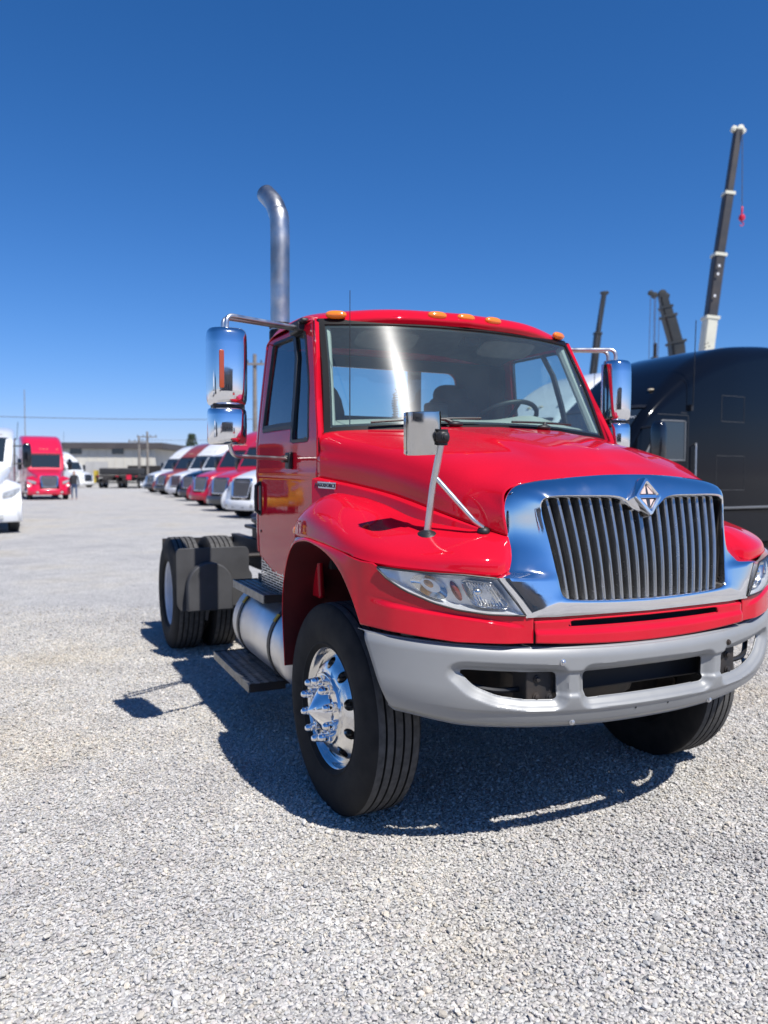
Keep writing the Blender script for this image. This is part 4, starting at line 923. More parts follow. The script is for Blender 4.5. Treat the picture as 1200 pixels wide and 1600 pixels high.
def semi_meshes(detail):
    D = {}
    D['cab'] = MB().grid(half(BC)).mesh('cab', None, 30)
    b = MB().grid(half(BC)[-1:].repeat(2, 0)); 
    q = half(BC)[-1]; mb = MB(); mb.v = [tuple(p) for p in q]; mb.f = [tuple(range(len(q)))]; D['back_wall'] = mb.mesh('back_wall', None)
    # windshield: two curved panes joined as one sheet on the sloping front
    rows = []
    for x in np.linspace(-.80, -1.40, 8):
        hw = .80 + .10 * (-.80 - x) / .6; rows.append([body_pt(x, y=v, off=.012) for v in np.linspace(-hw, hw, 21)])
    D['windshield'] = MB().grid(rows).mesh('windshield', GLASSDARK)
    rows = []
    for u in np.linspace(0, 1, 10):
        row = []
        for v in np.linspace(0, 1, 6):
            z = 1.86 + .66 * v; x0 = -1.24 - .42 * v; row.append(body_pt(x0 + (-2.20 - x0) * u, z=z, off=.008))
        rows.append(row)
    W = np.array(rows); D['window'] = MB().grid(W).mesh('window', GLASSDARK); D['window2'] = MB().grid(mir(W)).mesh('window', GLASSDARK)
    edge = list(W[:, 0]) + list(W[-1, 1:]) + list(W[-2::-1, -1]) + list(W[0, -2:0:-1]); edge.append(edge[0])
    fm = MB().tube([tuple(p) for p in edge], .016, 6, cap=False)
    fm.tube([tuple(body_pt(-1.64, z=z, off=.008)) for z in np.linspace(1.86, 2.50, 6)], .011, 6); D['window_frame'] = fm.mesh('window_frame', BLACK); fm2 = MB(); fm2.v = [(x, -y, z) for x, y, z in fm.v]; fm2.f = fm.f; D['window_frame2'] = fm2.mesh('window_frame', BLACK)
    dl = MB()
    P_ = lambda pts: dl.tube([tuple(body_pt(x, z=z, off=.001)) for x, z in pts], .006, 5)
    P_([(-.80, 1.06), (-.80, 1.84)]); P_([(-2.28, 1.06), (-2.28, 2.62)]); P_([(-.80, 1.06), (-2.28, 1.06)]); P_([(-1.55, 2.62), (-2.28, 2.62)])
    P_([(-3.0, 1.35), (-3.0, 1.95), (-3.75, 1.95), (-3.75, 1.35), (-3.0, 1.35)]); P_([(-3.1, 2.55), (-3.1, 3.0), (-3.7, 3.0), (-3.7, 2.55), (-3.1, 2.55)])
    P_([(-2.1, 2.66), (-4.7, 2.66)])
    D['panel_seams'] = dl.mesh('panel_seams', INTER); d2 = MB(); d2.v = [(x, -y, z) for x, y, z in dl.v]; d2.f = dl.f; D['panel_seams2'] = d2.mesh('panel_seams', INTER)
    mb = MB()
    mb.tube([tuple(body_pt(-1.93, z=1.60, off=.005)), tuple(body_pt(-1.86, z=1.60, off=.04)), tuple(body_pt(-1.76, z=1.60, off=.005))], .016, 6); D['handle'] = mb.mesh('handle', BLACK)
    m2 = MB(); m2.v = [(x, -y, z) for x, y, z in mb.v]; m2.f = mb.f; D['handle2'] = m2.mesh('handle', BLACK)
    for s, k in ((1, ''), (-1, '2')):
        mb = MB(); mb.box((-2.3, (1.06 if s > 0 else -1.06), 1.0), (.4, .3, .02)); mb.tube([(-2.46, 1.15 * s, 1.45), (-2.40, 1.205 * s, 1.5), (-2.40, 1.205 * s, 2.1), (-2.46, 1.155 * s, 2.15)], .016, 8); D['grab_rail' + k] = mb.mesh('grab_rail', ALU_DULL)
    # hood with a crowned top
    H = [hood_sec(.95, .60, 1.28, .78, .14), hood_sec(.82, .66, 1.46, .75, .18), hood_sec(.4, .76, 1.60, .75, .20), hood_sec(-.2, .88, 1.73, .75, .20), hood_sec(-.78, .99, 1.83, .80, .16)]
    H = np.array(H); HC = cr(np.arange(5), H.reshape(5, -1), np.linspace(0, 4, 20)).reshape(20, -1, 3); D['hood'] = MB().grid(half(HC)).mesh('hood', None, 50)
    for s, k in ((1, ''), (-1, '2')):      # front fenders with their wheel arch
        ang = np.linspace(rad(205), rad(-20), 26); r0 = .60
        arch = np.array([(r0 * cos(a), .55 + r0 * sin(a)) for a in ang]); out = np.array([(cos(a) * (.76 + .20 * max(cos(a), 0) ** 2), .58 + (.74) * sin(a)) for a in ang])
        rows = [[(x, 1.19 * s, z) for x, z in arch], [(x * 1.0, 1.205 * s, z) for x, z in (arch * .5 + out * .5)], [(x, 1.17 * s, z) for x, z in out], [(x * .97, 1.05 * s, z + .05) for x, z in out], [(x * .92, .84 * s, z + .10) for x, z in out], [(x * .9, .70 * s, z + .06) for x, z in out]]
        D['fender' + k] = MB().grid(rows).mesh('fender', None, 50)
        mb = MB(); mb.grid([[(x, 1.19 * s, z) for x, z in arch], [(x, .62 * s, z) for x, z in arch]]); D['wheel_well' + k] = mb.mesh('wheel_well', INTER)
        # front corner under and beside the grille, with the headlight
        rows = []
        for z in np.linspace(.62, 1.30, 10):
            f = (z - .62) / .68; rows.append([(1.06 - .10 * f - .36 * v ** 2.2 - .14 * f * v, (.52 + .66 * v) * s, z) for v in np.linspace(0, 1, 12)])
        D['front_corner' + k] = MB().grid(rows).mesh('front_corner', None, 50)
        rows = []
        for t in np.linspace(0, 1, 8):
            row = []
            for u in np.linspace(0, 1, 12):
                v = .30 + .64 * u; z = .93 + .10 * u + (.20 - .02 * u) * t * (1 - .25 * (1 - u)); f = (z - .62) / .68
                row.append((1.06 - .10 * f - .36 * v ** 2.2 - .14 * f * v + .014 + .02 * sin(pi * t), (.52 + .66 * v) * s + .008 * s, z))
            rows.append(row)
        D['headlight' + k] = MB().grid(rows).mesh('headlight', LAMP)
    # grille: chrome frame, bars, dark screen
    gx = lambda z: 1.075 - .13 * (z - .72) / .72
    gp = roundpoly([(-.42, .74), (.42, .74), (.52, 1.36), (.44, 1.44), (-.44, 1.44), (-.52, 1.36)], .07)
    c = gp.mean(0); rows = [[(gx(q[1]) - .06, *q) for q in gp], [(gx(q[1]) + .03, *q) for q in gp], [(gx(q[1]) + .035, *(c + (q - c) * .93)) for q in gp], [(gx(q[1]) + .01, *(c + (q - c) * .88)) for q in gp], [(gx(q[1]) - .04, *(c + (q - c) * .88)) for q in gp]]
    D['grille'] = MB().grid(rows, cv=True).mesh('grille', CHROME, 40)
    mb = MB(); q = c + (gp - c) * .90; mb.v = [(gx(p[1]) - .03, *p) for p in q]; mb.f = [tuple(range(len(q)))]; D['grille_screen'] = mb.mesh('grille_screen', INTER)
    mb = MB()
    for i in range(8):
        z = .83 + i * .075; hw = .36 + .085 * (z - .74) / .62; mb.box((gx(z) - .004, 0, z), (.05, hw * 2, .026))
    D['grille_bars'] = mb.mesh('grille_bars', ALU_DULL)
    # bumper
    rows = []
    for z, dx in ((.30, -.08), (.33, -.02), (.45, .02), (.60, .02), (.66, -.03), (.66, -.12)):
        rows.append([(1.20 + dx - .42 * abs(v) ** 2.6, 1.20 * v, z) for v in np.linspace(-1, 1, 25)])
    D['bumper'] = MB().grid(rows).mesh('bumper', None, 40)
    mb = MB(); mb.box((1.17, 0, .46), (.06, .62, .14)); D['bumper_inlet'] = mb.mesh('bumper_inlet', INTER)
    mb = MB()
    for s in (1, -1): mb.box((1.10, .62 * s, .46), (.10, .22, .10))
    D['fog_lamp'] = mb.mesh('fog_lamp', LAMP)
    # mirrors
    for s, k in ((1, ''), (-1, '2')):
        mb = MB(); ellipsoid(mb, (-1.20, 1.42 * s, 2.12), (.09, .125, .36), p=.55); D['mirror' + k] = mb.mesh('mirror', BLACKGLOSS)
        mb = MB(); mb.tube([(-1.22, 1.06 * s, 2.38), (-1.20, 1.40 * s, 2.40)], .02, 8); mb.tube([(-1.18, 1.05 * s, 1.88), (-1.20, 1.40 * s, 1.86)], .02, 8); D['mirror_arm' + k] = mb.mesh('mirror_arm', BLACK)
    # skirts, tank, frame, wheels, stacks
    for s, k in ((1, ''), (-1, '2')):
        rows = [[(x, yy * s, z) for x in (-.85, -4.75)] for yy, z in ((1.08, 1.02), (1.16, .98), (1.17, .40), (1.10, .36))]; D['side_skirt' + k] = MB().grid(rows).mesh('side_skirt', None, 30)
        mb = MB(); mb.box((-1.5, 1.175 * s, .56), (.7, .02, .09)); mb.box((-1.5, 1.178 * s, .84), (.7, .02, .07)); D['step' + k] = mb.mesh('step', BLACK)
    mb = MB()
    for s in (1, -1): mb.box((-3.2, .42 * s, .85), (8.0, .08, .26))
    mb.box((-.3, 0, .8), (1.5, .8, .5)); mb.box((-5.6, 0, 1.10), (.9, .9, .08)); D['frame'] = mb.mesh('frame', DARKMET)
    for i, y in enumerate((-.76, -.19, 0, .19, .76)):
        mb = MB(); p = body_pt(-1.78, y=y, off=.012); ellipsoid(mb, tuple(p), (.05, .06, .022), nu=6, nv=10); D['marker_light' + 'abcde'[i]] = mb.mesh('marker_light', PALELAMP)
    mb = MB()
    mb.grid([[tuple(body_pt(x, y=v, off=.02)) for v in np.linspace(-.95, .95, 17)] for x in (-1.42, -1.47)]); D['brow_seam'] = mb.mesh('brow_seam', BLACK)
    mb = MB(); mb.tube([tuple(body_pt(-2.3, z=2.75, off=.02)), tuple(body_pt(-2.3, z=2.78, off=.07)), (-2.28, 1.24, 4.2)], .008, 5); mb.box(tuple(body_pt(-2.3, z=2.75, off=.03)), (.06, .06, .10)); D['antenna'] = mb.mesh('antenna', BLACK)
    return D


SM = semi_meshes(True)
SM_LOW = {}
for _k, _m in SM.items():      # a lower roof for some of the trucks
    _c = _m.copy(); SM_LOW[_k] = _c
    if _k in ('mirror', 'mirror2', 'grab_rail', 'grab_rail2'): continue
    for _v in _c.vertices:
        if _v.co.z > 2.55: _v.co.z = 2.55 + (_v.co.z - 2.55) * .36
def paint(name, col, **k): return mat(name, col, k.get('rough', .30), 0, .8, var=(2, .08), rvar=(9, .42))
P_WHITE = paint('white_truck_paint', (.72, .73, .74)); P_RED = paint('red_truck_paint', (.50, .008, .03)); P_CRIM = paint('bright_red_paint', (.62, .006, .045))
P_BROWN = paint('rust_red_paint', (.26, .045, .028)); P_BLACK = mat('black_truck_paint', (.003, .004, .007), .07, 0, .0, .24, bump=(5, .012, .01)); P_YEL = paint('yellow_truck_paint', (.62, .36, .01)); P_GREY = paint('grey_bumper_plastic', (.045, .045, .05), rough=.5)
PAINTED = {'cab': 0, 'hood': 1, 'fender': 1, 'fender2': 1, 'front_corner': 1, 'front_corner2': 1, 'side_skirt': 0, 'side_skirt2': 0, 'bumper': 2, 'back_wall': 0}
SUB = {'window_frame': 'window', 'window_frame2': 'window2', 'grille_bars': 'grille', 'grille_screen': 'grille', 'bumper_inlet': 'bumper', 'fog_lamp': 'bumper', 'mirror_arm': 'mirror', 'mirror_arm2': 'mirror2', 'wheel_well': 'fender', 'wheel_well2': 'fender2', 'brow_seam': 'cab'}
def semi(label, loc, heading, body, hood=None, bump_m=None, group=None, skip=(), low=False):
    root = empty('semi_truck', loc, heading); tag(root, label, 'truck', group)
    mats = (body, hood or body, bump_m or body); made = {}
    for pas in (0, 1):
        for k, me in (SM_LOW if low else SM).items():
            if k in skip or (k in SUB) != bool(pas): continue
            nm = me.name.split('.')[0]; o = bpy.data.objects.new(nm, me); link(o, made[SUB[k]] if k in SUB else root); made[k] = o
            if k in PAINTED:
                if not me.materials: me.materials.append(P_WHITE)
                o.material_slots[0].link = 'OBJECT'; o.material_slots[0].material = mats[PAINTED[k]]
    for s in (-1, 1):
        for x, front in ((0, True), (-5.1, False), (-6.4, False)):
            wheel_simple(root, x, (1.0 if front else 1.06) * s, front, s)
    return root
def wheel_simple(par, x, y, front, s):
    w = put('wheel', m_rimf if front else m_rimr, par, (x, y, .505), 0 if s < 0 else pi); put('tyre', m_tyre, w); put('hub', m_cap if front else m_hubr, w); return w
def at(px, py_ground=None, depth=None):   # a ground point seen at an image column and a distance
    return ((px - 600) / F_PX * depth, depth)
def hd(dx, dy): return atan2(dy, dx)
ROWG = 'sleeper trucks parked in the row behind'
rowspec = [  # px of the grille centre, depth, label, body, hood, bumper
 (374, 27.5, 'white sleeper truck nearest in the parked row, half hidden by the red cab', P_WHITE, P_WHITE, P_WHITE),
 (341, 32.5, 'bright red sleeper truck with dark bumper beside the nearest white one in the row', P_RED, P_RED, P_GREY),
 (311, 38, 'red sleeper truck with red bumper between another red truck and a black hooded one', P_RED, P_RED, P_RED),
 (291, 44.5, 'white roofed sleeper truck with black hood in the parked row', P_WHITE, P_BLACK, P_GREY),
 (272, 51, 'all white sleeper truck with pale bumper in the middle of the parked row', P_WHITE, P_WHITE, P_WHITE),
 (250, 57, 'rusty red sleeper truck with dark bumper near the far end of the row', P_BROWN, P_BROWN, P_GREY),
 (233, 63, 'white sleeper truck with dark bumper farthest away in the parked row', P_WHITE, P_WHITE, P_GREY)]
h_row = hd(-.62, -.785)
for px, dep, lab, b, h, bm_ in rowspec:
    gx_, gy_ = at(px, depth=dep); f = Vector((cos(h_row), sin(h_row))); semi(lab, (gx_ - f.x * 1.1, gy_ - f.y * 1.1, 0), h_row, b, h, bm_, ROWG, low=px in (374, 291))
# left side: white truck at the frame's edge, yellow one out of frame beside it (seen mirrored in the red door), bright red one farther back
hw = hd(.46, -.89)
x, y = at(36, depth=20.5); semi('white sleeper truck at the left edge with its dark tyre showing', (x - 1.2 * .89 - .5, y - 1.2 * .46 + .95, 0), hw, P_WHITE, low=True)
semi('yellow sleeper truck parked outside the left edge of the picture', (-18.3, 25.0, 0), hw, P_BROWN, P_YEL, P_YEL)
x, y = at(75, depth=45.5); semi('tall bright red sleeper truck facing the camera near the person', (x - .5, y + 1.1, 0), hd(.49, -.87), P_CRIM)
x, y = at(128, depth=84); semi('distant white truck in front of the pale warehouse', (x, y, 0), hd(.9, -.45), P_WHITE)
# right side: the black truck, a white one behind it
hb_ = hd(-.86, -.51)
fx_, fy_ = cos(hb_), sin(hb_)
BLK = semi('glossy black sleeper truck parked beside the red tractor, white marker writing on its windshield', (2.62, 13.0, 0), hb_, P_BLACK, skip=('marker_lighta',))
semi('white sleeper truck behind the black one with only its rounded roof showing', (1.75, 16.0, 0), hb_, P_WHITE)
TRIM = mat('grey_trim_and_highlight', (.16, .165, .17), .4, .3)  # grey of the window frames and of the painted skirt highlight
SEAMG = mat('highlight_seam', (.035, .037, .04), .6)  # seams lightened in colour as bright highlight lines on the black sides
for o in list(BLK.children) + [q for c in BLK.children for q in c.children]:
    n_ = o.name.split('.')[0]
    if n_ in ('window_frame', 'panel_seams') and o.type == 'MESH': o.material_slots[0].link = 'OBJECT'; o.material_slots[0].material = TRIM if n_ == 'window_frame' else SEAMG
MB().tube([tuple(body_pt(-4.7, z=1.035, off=.02)), tuple(body_pt(-2.1, z=1.035, off=.02)), tuple(body_pt(-.8, z=1.035, off=.02))], .022, 8).build('skirt_highlight', TRIM, BLK)  # added strip: the skirt-top highlight put into a lighter colour
# writing on the black truck's windshield (marker on the glass)
pw = body_pt(-1.29, y=.72, off=.020); pw2 = body_pt(-1.19, y=.72, off=.020); up = pw - pw2
for s_, yy_, x_, sz in (('.JNCMRN C', .72, -1.285, .062), ('19', .72, -1.225, .055)):
    p = body_pt(x_, y=yy_, off=.022); wsh = [o for o in BLK.children if o.name.startswith('windshield')][0]
    text('marker_writing', s_, sz, .001, WHITE, wsh, frame_mat(tuple(p), (0, 1, 0), tuple(up)), .25)

# ------------------------------------------------------------------ cranes
CRANEBLK = mat('crane_dark_paint', (.022, .023, .028), .5, 0, .1, var=(1.2, .5, (.05, .042, .038)), bump=(8, .04, .02))
CRANECREAM = mat('crane_cream_paint', (.66, .64, .52), .5, 0, .1, var=(1.5, .12))
CRANEDK = mat('crane_black_paint', (.010, .013, .014), .5, 0, .1, var=(1.2, .5, (.022, .022, .020)))
CABLE = mat('steel_cable', (.10, .10, .12), .6, .3)
def crane(label, base, pts, widths, mats, head, ropes, hook):
    root = empty('truck_crane', (base[0], base[1], 0), 0); tag(root, label, 'crane', 'truck cranes raised behind the yard')
    L = Matrix.Translation((-base[0], -base[1], 0))
    # carrier, hidden behind the trucks from here but standing on the ground
    MB().box((0, 0, 1.15), (10.5, 2.5, .5)).build('carrier', CRANEBLK, root, bevel=.05)
    MB().prism(roundpoly([(-5.2, 1.4), (-5.2, 2.1), (-4.8, 2.9), (-3.2, 2.9), (-3.2, 1.4)], .1), -1.2, 1.2, lambda a, b, h: (a, h, b)).build('cab', CRANECREAM, root, bevel=.03)
    MB().prism(roundpoly([(-1.4, 1.4), (-1.2, 2.6), (.6, 3.2), (2.6, 2.5), (2.6, 1.5)], .15), -1.0, 1.0, lambda a, b, h: (a, h, b)).build('turret', CRANECREAM, root, bevel=.04)
    for x in (-3.9, -2.6, 2.3, 3.7):
        for s in (-1, 1): wheel_simple(root, x, 1.08 * s, True, s)
    V = [Vector(p) for p in pts]; ax = (V[-1] - V[0]).normalized(); side_ = Vector((0, 1, 0)).cross(ax).normalized(); dep = ax.cross(side_)
    bm0 = None
    for i in range(len(V) - 1):
        w = widths[i]; rows = []
        for q in (V[i] - ax * .25 * (i > 0), V[i + 1]):
            rows.append([tuple(q + side_ * a * w * .5 + dep * b * w * .6) for a, b in ((-.75, -1), (.75, -1), (1, -.7), (1, .7), (.6, 1), (-.6, 1), (-1, .7), (-1, -.7))])
        mb = MB().grid(rows, cv=True, M=L); n = len(mb.v) - 8; mb.f += [tuple(range(8)), tuple(range(n, n + 8))]
        o = mb.build('boom_section', mats[i], root, ang=25)
        if i < len(V) - 2:
            rows = [[tuple(V[i + 1] + ax * e + side_ * a * w * .56 + dep * b * w * .66) for a, b in ((-1, -1), (1, -1), (1, 1), (-1, 1))] for e in (-.10, .06)]
            mb = MB().grid(rows, cv=True, M=L); mb.f += [(0, 1, 2, 3), (4, 5, 6, 7)]; mb.build('collar', head[2], o)
    t = V[-1]; mb = MB()
    for a, b, r in head[0]: mb.lathe([(r * .2, -.12), (r, -.10), (r * .86, 0), (r, .10), (r * .2, .12)], 16, M=L @ Matrix.Translation(t + Vector((a, 0, b))), cap=True)
    o = mb.build('boom_head', head[1], root)
    mb = MB().box((0, 0, 0), (.55, .3, .16), M=L @ Matrix.Translation(t + Vector((0, 0, .02)))); mb.build('head_plate', head[1], o)
    for (x0, z0, x1, z1) in ropes: MB().tube([L @ Vector((x0, base[1] - .3, z0)), L @ Vector((x1, base[1] - .3, z1))], .022, 5).build('cable', CABLE, root)
    if hook:
        hx, hz, hm_, k = hook; Mh = L @ Matrix.Translation((hx, base[1] - .3, hz))
        mb = MB().lathe([(.02, .75 * k), (.06 * k, .7 * k), (.06 * k, .2 * k), (.17 * k, .15 * k), (.21 * k, 0), (.17 * k, -.16 * k), (.05 * k, -.2 * k), (.05 * k, -.3 * k)], 14, 'z', M=Mh)
        mb.tube([Mh @ Vector((.0 + .12 * k * sin(t), 0, -.42 * k + .12 * k * cos(t))) for t in np.linspace(0, 4.4, 10)], .03 * k, 6); mb.build('hook_block', hm_, root)
    return root
def ip(px, py, d):      # a point seen at a pixel at a given distance
    u = (px - 600) / F_PX; v = (800 - py) / F_PX; a = Vector((0, 1, 0))
    r = _D + _R * u + _U * v; k = d / r.y; return Vector((r.x * k, r.y * k, CAM_Z + r.z * k))
HOOKRED = mat('red_hook_paint', (.55, .01, .04), .4)
d = 42; b0 = ip(1085, 690, d); q = [b0, ip(1110, 497, d), ip(1123, 399, d), ip(1138, 303, d), ip(1153, 204, d)]
hk = ip(1155, 343, d)
c1 = crane('tall crane with cream lower boom and red hook above the black truck', (b0.x + .3, d), q, [.64, .56, .47, .37], [CRANECREAM, CRANEBLK, CRANEBLK, CRANEBLK], ([(-.22, .08, .15), (.12, .10, .18), (.26, -.04, .14)], CRANECREAM, CRANECREAM),
           [(ip(1156, 205, d).x, ip(1156, 205, d).z, hk.x, hk.z + .5)], (hk.x, hk.z, HOOKRED, .8))
L1 = Matrix.Translation((-b0.x - .3, -d, 0))
for px, py in ((1102, 538), (1106, 536), (1102, 543), (1108, 541)):
    p = ip(px, py, d - .52); MB().box((0, 0, 0), (.09, .02, .05), M=L1 @ Matrix.Translation(p) , rot=('Y', -.6)).build('boom_mark', INTER, c1)
for px, py in ((1124, 415), (1122, 428), (1117, 462)):
    p = ip(px, py, d - .46); MB().box((0, 0, 0), (.10, .02, .13), M=L1 @ Matrix.Translation(p)).build('boom_decal', WHITE, c1)
d = 60; b0 = ip(920, 640, d); q = [b0, ip(934, 521, d), ip(944, 458, d)]
crane('slim distant crane with thin dark boom above the driver side mirror', (b0.x + .3, d), q, [.50, .34], [CRANEDK, CRANEDK], ([(0, .0, .16), (.2, .02, .14)], CRANEDK, CRANEDK),
      [(ip(938, 460, d).x, ip(938, 460, d).z, ip(934, 520, d).x, ip(934, 520, d).z), (ip(933, 521, d).x, ip(933, 521, d).z, ip(924, 590, d).x, ip(924, 590, d).z)], None)
d = 50; b0 = ip(1066, 640, d); q = [b0, ip(1056, 535, d), ip(1044, 494, d), ip(1040, 480, d), ip(1036, 464, d)]
hk = ip(1021, 566, d)
crane('black crane with short boom and hanging cables left of the tall crane', (b0.x + .3, d), q, [.86, .74, .62, .52], [CRANEDK] * 4, ([(-.05, .2, .26), (-.55, .1, .2), (-.8, .25, .16), (.2, .05, .2)], CRANEDK, CRANEDK),
      [(ip(a, 465, d).x, ip(a, 465, d).z, ip(b, 575, d).x, ip(b, 575, d).z) for a, b in ((1014, 1011), (1020, 1018), (1022, 1020), (1028, 1025))], (hk.x, hk.z, GREASE, 1.6))

# ------------------------------------------------------------------ warehouse, poles, wires, flatbeds, tree, person
WALL = mat('warehouse_panels', (.58, .55, .48), .8, 0, 0, var=(.6, .12)); FASCIA = mat('brown_fascia', (.075, .065, .065), .7, var=(.8, .2)); CONC = mat('pale_concrete', (.45, .44, .42), .85, var=(1, .15))
WOOD = mat('weathered_pole_wood', (.24, .215, .19), .9, var=(3, .3))
wd = 96; x0, x1 = at(95, depth=wd)[0], at(243, depth=wd)[0]
W = empty('warehouse', (x1, wd, 0), 0); tag(W, 'low pale warehouse with brown roof edge beyond the yard', 'warehouse')
ln = x1 - x0
MB().box((-ln / 2, 10, 2.3), (ln, 20, 4.6)).build('wall', WALL, W)
for i in range(int(ln / 1.1)): MB().box((-.55 - i * 1.1, -.03, 2.3), (.06, .06, 4.6)).build('panel_rib', WALL, W)
MB().box((-ln / 2 + .4, 10, 4.95), (ln + 1.4, 21.2, .75)).build('roof', FASCIA, W, bevel=.03)
for xx in (-4.6, -9.8): MB().box((xx, -.08, 4.25), (1.4, .10, .65)).build('window', GLASSDARK, W)
MB().box((-7.2, -.06, 1.5), (2.8, .1, 3.0)).build('door', CONC, W)
MB().box((-ln / 2, -2, .35), (ln, .3, .7)).build('base_wall', CONC, W)
def pole(px, d, top, label, arm=True):
    x, y = at(px, depth=d); h = CAM_Z + (740 - top) / F_PX * d
    P_ = empty('utility_pole', (x, y, 0)); tag(P_, label, 'utility pole', 'utility poles')
    MB().tube([(0, 0, 0), (0, 0, h)], [.17, .11] if arm else [.05, .03], 10).build('shaft', WOOD, P_)
    if arm:
        ca = MB().box((0, -.14, h - .6), (2.2, .10, .12)).build('crossarm', WOOD, P_)
        for k in (-1.0, -.4, .4, 1.0):
            MB().lathe([(.02, 0), (.06, .03), (.04, .08), (.06, .12), (.01, .2)], 8, 'z', M=Matrix.Translation((k, -.14, h - .54))).build('insulator', GREASE, ca)
    return Vector((x, y - .14, h - .4))
p1 = pole(231, 86, 676, 'taller wooden utility pole in front of the warehouse')
p2 = pole(218, 84, 683, 'shorter wooden utility pole left of the taller one at the warehouse', True)
p3 = pole(399, 46, 556, 'pale utility pole rising behind the red cab window', True)
p0 = pole(-420, 40, 560, 'utility pole beyond the left edge carrying the wires', True)
pm_ = pole(41, 70, 612, 'thin mast standing behind the tall red truck', False)
def wire(a, b, sag, label):
    n = 24; pts = [a + (b - a) * (i / n) - Vector((0, 0, sag * 4 * (i / n) * (1 - i / n))) for i in range(n + 1)]
    w = MB().tube(pts, .018, 5).build('power_line', CABLE); tag(w, label, 'wire', 'power lines'); return w
z3 = ip(399, 655, 46); z0 = ip(-420, 632, 40)
wire(z0, z3, .25, 'upper power line crossing the sky above the row of trucks')
wire(Vector((p2.x, p2.y, p2.z)), Vector((60, 110, 7.5)), .5, 'lower power line running right from the warehouse poles')
def trailer(px, d, label, red):
    x, y = at(px, depth=d); Tn = empty('flatbed_trailer', (x, y, 0)); tag(Tn, label, 'trailer', 'flatbed trailers in front of the warehouse')
    MB().box((0, 5, 1.25), (2.5, 10, .22)).build('deck', DARKMET, Tn, bevel=.02); MB().box((0, 5, .95), (1.0, 10, .35)).build('frame', DARKMET, Tn)
    MB().box((0, 10, 1.85), (2.4, .1, 1.2)).build('headboard', DARKMET, Tn)
    hbd = MB().box((0, -.06, .62), (2.3, .08, .14)).build('rear_bumper', DARKMET, Tn)
    for s in (-1, 1):
        MB().box((s * .95, -.04, 1.25), (.16, .04, .08)).build('tail_light', HOOKRED, Tn)
        for yy in (1.0, 2.3):
            w = put('wheel', m_rimr, Tn, (s * 1.0, yy, .505), pi / 2 * 0); w.rotation_euler = (0, 0, pi / 2 * s); put('tyre', m_tyre, w)
        MB().box((s * 1.05, -.05, .95), (.08, .08, .5)).build('bumper_hanger', DARKMET, hbd)
    if red: MB().box((.2, -.1, 1.15), (.5, .05, .5)).build('warning_sign', HOOKRED, Tn)
    else: MB().box((-1.3, .4, 1.2), (.3, .6, 1.3)).build('tool_box', YSTICK, Tn)
    MB().box((0, 1.6, 1.75), (2.1, 2.2, .7)).build('covered_load', INTER, Tn, bevel=.1)
trailer(168, 80, 'dark flatbed trailer with yellow box at the left', False); trailer(199, 80, 'dark flatbed trailer with a red sign on its rear', True)
# tree top behind the row
LEAF = mat('dark_leaves', (.035, .06, .03), .7, var=(2, .5)); BARK = mat('bark', (.09, .07, .05), .9)
x, y = at(300, depth=95); TR = empty('tree', (x, y, 0)); tag(TR, 'dark evergreen tree top poking up behind the white truck roofs', 'tree')
MB().tube([(0, 0, 0), (.1, 0, 3), (0, 0, 6.2)], [.22, .15, .05], 8).build('trunk', BARK, TR)
for k in range(7):
    a = k * 2.4; MB().tube([(0, 0, 1.8 + k * .5), (cos(a) * .9, sin(a) * .9, 2.2 + k * .5)], [.06, .02], 5).build('limb', BARK, TR)
mb = MB()
for k in range(1500):
    h = rng.uniform(.22, 1); rr = (1.15 - h) * 1.9 * sqrt(rng.uniform(.1, 1)); a = rng.uniform(0, 6.28); c = Vector((rr * cos(a) * (1 + .3 * sin(3 * a)), rr * sin(a), 6.4 * h)); s_ = rng.uniform(.10, .2)
    u = Vector(rng.normal(0, 1, 3)).normalized(); v = u.orthogonal().normalized(); mb.add([c - u * s_, c + v * s_ * .5, c + u * s_, c - v * s_ * .5], [(0, 1, 2, 3)])
me = bpy.data.meshes.new('crown'); me.from_pydata(mb.v, [], mb.f); me.materials.append(LEAF); cr_o = link(bpy.data.objects.new('crown', me), TR); cr_o['kind'] = 'stuff'

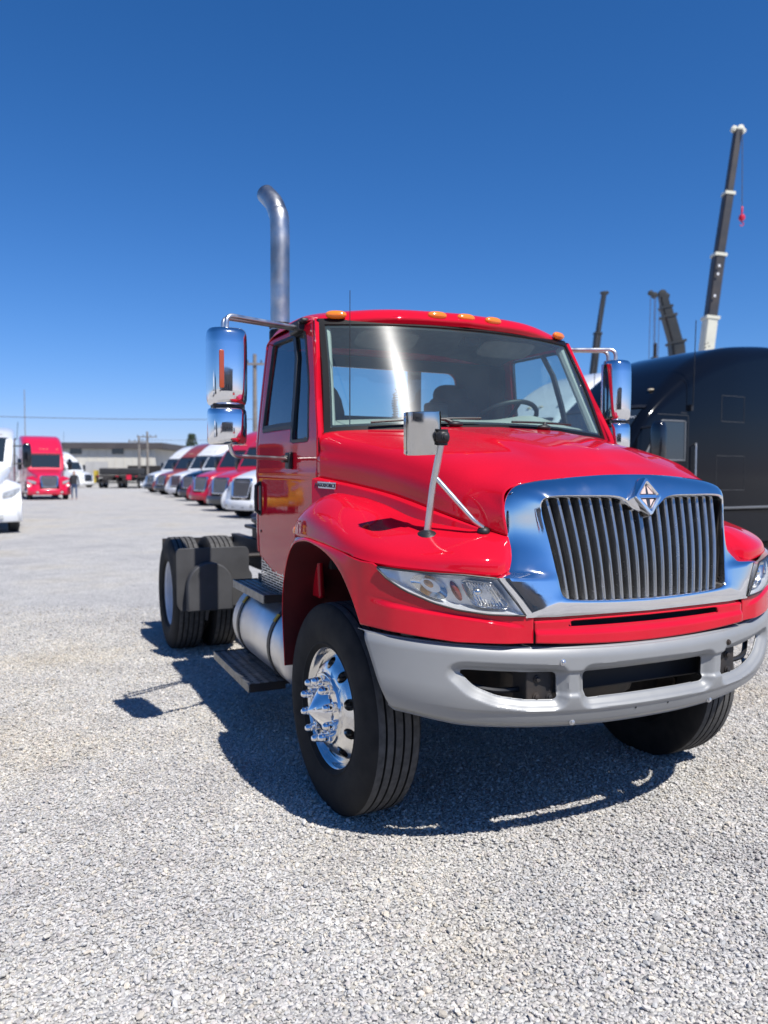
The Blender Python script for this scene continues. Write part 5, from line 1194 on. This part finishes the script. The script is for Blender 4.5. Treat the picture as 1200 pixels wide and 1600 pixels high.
# person standing beside the tall red truck
def person(loc, rz):
    root = empty('person', loc, rz); tag(root, 'person in dark top and blue jeans standing beside the tall red truck', 'person')
    J = [((0, 0, .94), .15), ((0, 0, 1.14), .135), ((0, .01, 1.34), .16), ((0, 0, 1.48), .07), ((0, -.01, 1.56), .06), ((0, -.01, 1.64), .095), ((0, 0, 1.71), .075),
         ((.17, 0, 1.42), .07), ((.25, .01, 1.16), .05), ((.27, -.06, .92), .038), ((.27, -.08, .82), .04), ((-.17, 0, 1.42), .07), ((-.25, .01, 1.16), .05), ((-.25, -.08, .92), .038), ((-.24, -.11, .82), .04),
         ((.10, 0, .86), .095), ((.12, -.04, .48), .07), ((.12, .02, .10), .045), ((.13, -.12, .045), .04), ((-.10, 0, .86), .095), ((-.13, .03, .48), .07), ((-.14, .10, .10), .045), ((-.15, -.03, .045), .04)]
    E_ = [(0, 1), (1, 2), (2, 3), (3, 4), (4, 5), (5, 6), (2, 7), (7, 8), (8, 9), (9, 10), (2, 11), (11, 12), (12, 13), (13, 14), (0, 15), (15, 16), (16, 17), (17, 18), (0, 19), (19, 20), (20, 21), (21, 22)]
    me = bpy.data.meshes.new('body'); me.from_pydata([j[0] for j in J], E_, []); o = link(bpy.data.objects.new('body', me), root)
    md = o.modifiers.new('skin', 'SKIN')
    for v, j in zip(me.skin_vertices[0].data, J): v.radius = (j[1], j[1] * .82)
    me.skin_vertices[0].data[0].use_root = True
    o.modifiers.new('sub', 'SUBSURF').render_levels = 2
    cm = mat('dark_top_and_jeans', (.03, .03, .035), .9); n, l = cm.node_tree.nodes, cm.node_tree.links
    tc = n.new('ShaderNodeTexCoord'); sp = n.new('ShaderNodeSeparateXYZ'); r = n.new('ShaderNodeValToRGB'); r.color_ramp.interpolation = 'CONSTANT'; mp = n.new('ShaderNodeMath'); mp.operation = 'DIVIDE'; mp.inputs[1].default_value = 2
    e = r.color_ramp.elements; e[0].position = 0; e[0].color = (.35, .2, .16, 1); e[1].position = .05; e[1].color = (.055, .085, .16, 1)
    q = e.new(.47); q.color = (.025, .025, .03, 1); q = e.new(.745); q.color = (.42, .25, .18, 1); q = e.new(.845); q.color = (.02, .015, .012, 1)
    l.new(tc.outputs['Object'], sp.inputs[0]); l.new(sp.outputs[2], mp.inputs[0]); l.new(mp.outputs[0], r.inputs[0]); l.new(r.outputs[0], n['Principled BSDF'].inputs['Base Color']); me.materials.append(cm)
x, y = at(116, depth=46); person((x, y, 0), rad(10))

# behind the photographer: office inferred from reflections, trucks added to darken the chrome
OFFW = mat('tan_stucco', (.30, .25, .20), .9, var=(1, .2))
O_ = empty('office_building', (9, -27, 0), rad(20)); tag(O_, 'tan office building behind the photographer, mirrored in the chrome', 'building')
MB().box((0, 0, 2.6), (26, 9, 5.2)).build('wall', OFFW, O_); MB().box((0, 0, 5.35), (26.6, 9.6, .35)).build('roof', FASCIA, O_)
for xx in (-10, -6.5, -3, 3, 6.5, 10): MB().box((xx, 4.52, 2.0), (2.0, .1, 1.6)).build('window', GLASSDARK, O_)
MB().box((0, 4.52, 1.25), (2.2, .1, 2.5)).build('door', GLASSDARK, O_)
semi('black sleeper truck added unseen behind the photographer for chrome reflections', (-12.5, -6.5, 0), hd(.95, .3), P_BLACK, P_BLACK, P_GREY)
semi('white sleeper truck added unseen behind the photographer for chrome reflections', (-13.5, -1.5, 0), hd(.95, .3), P_WHITE, P_WHITE, P_GREY)
semi('rusty red sleeper truck added unseen behind the photographer for chrome reflections', (-5.5, -17.5, 0), hd(.3, .95), P_BROWN, P_BROWN, P_GREY)
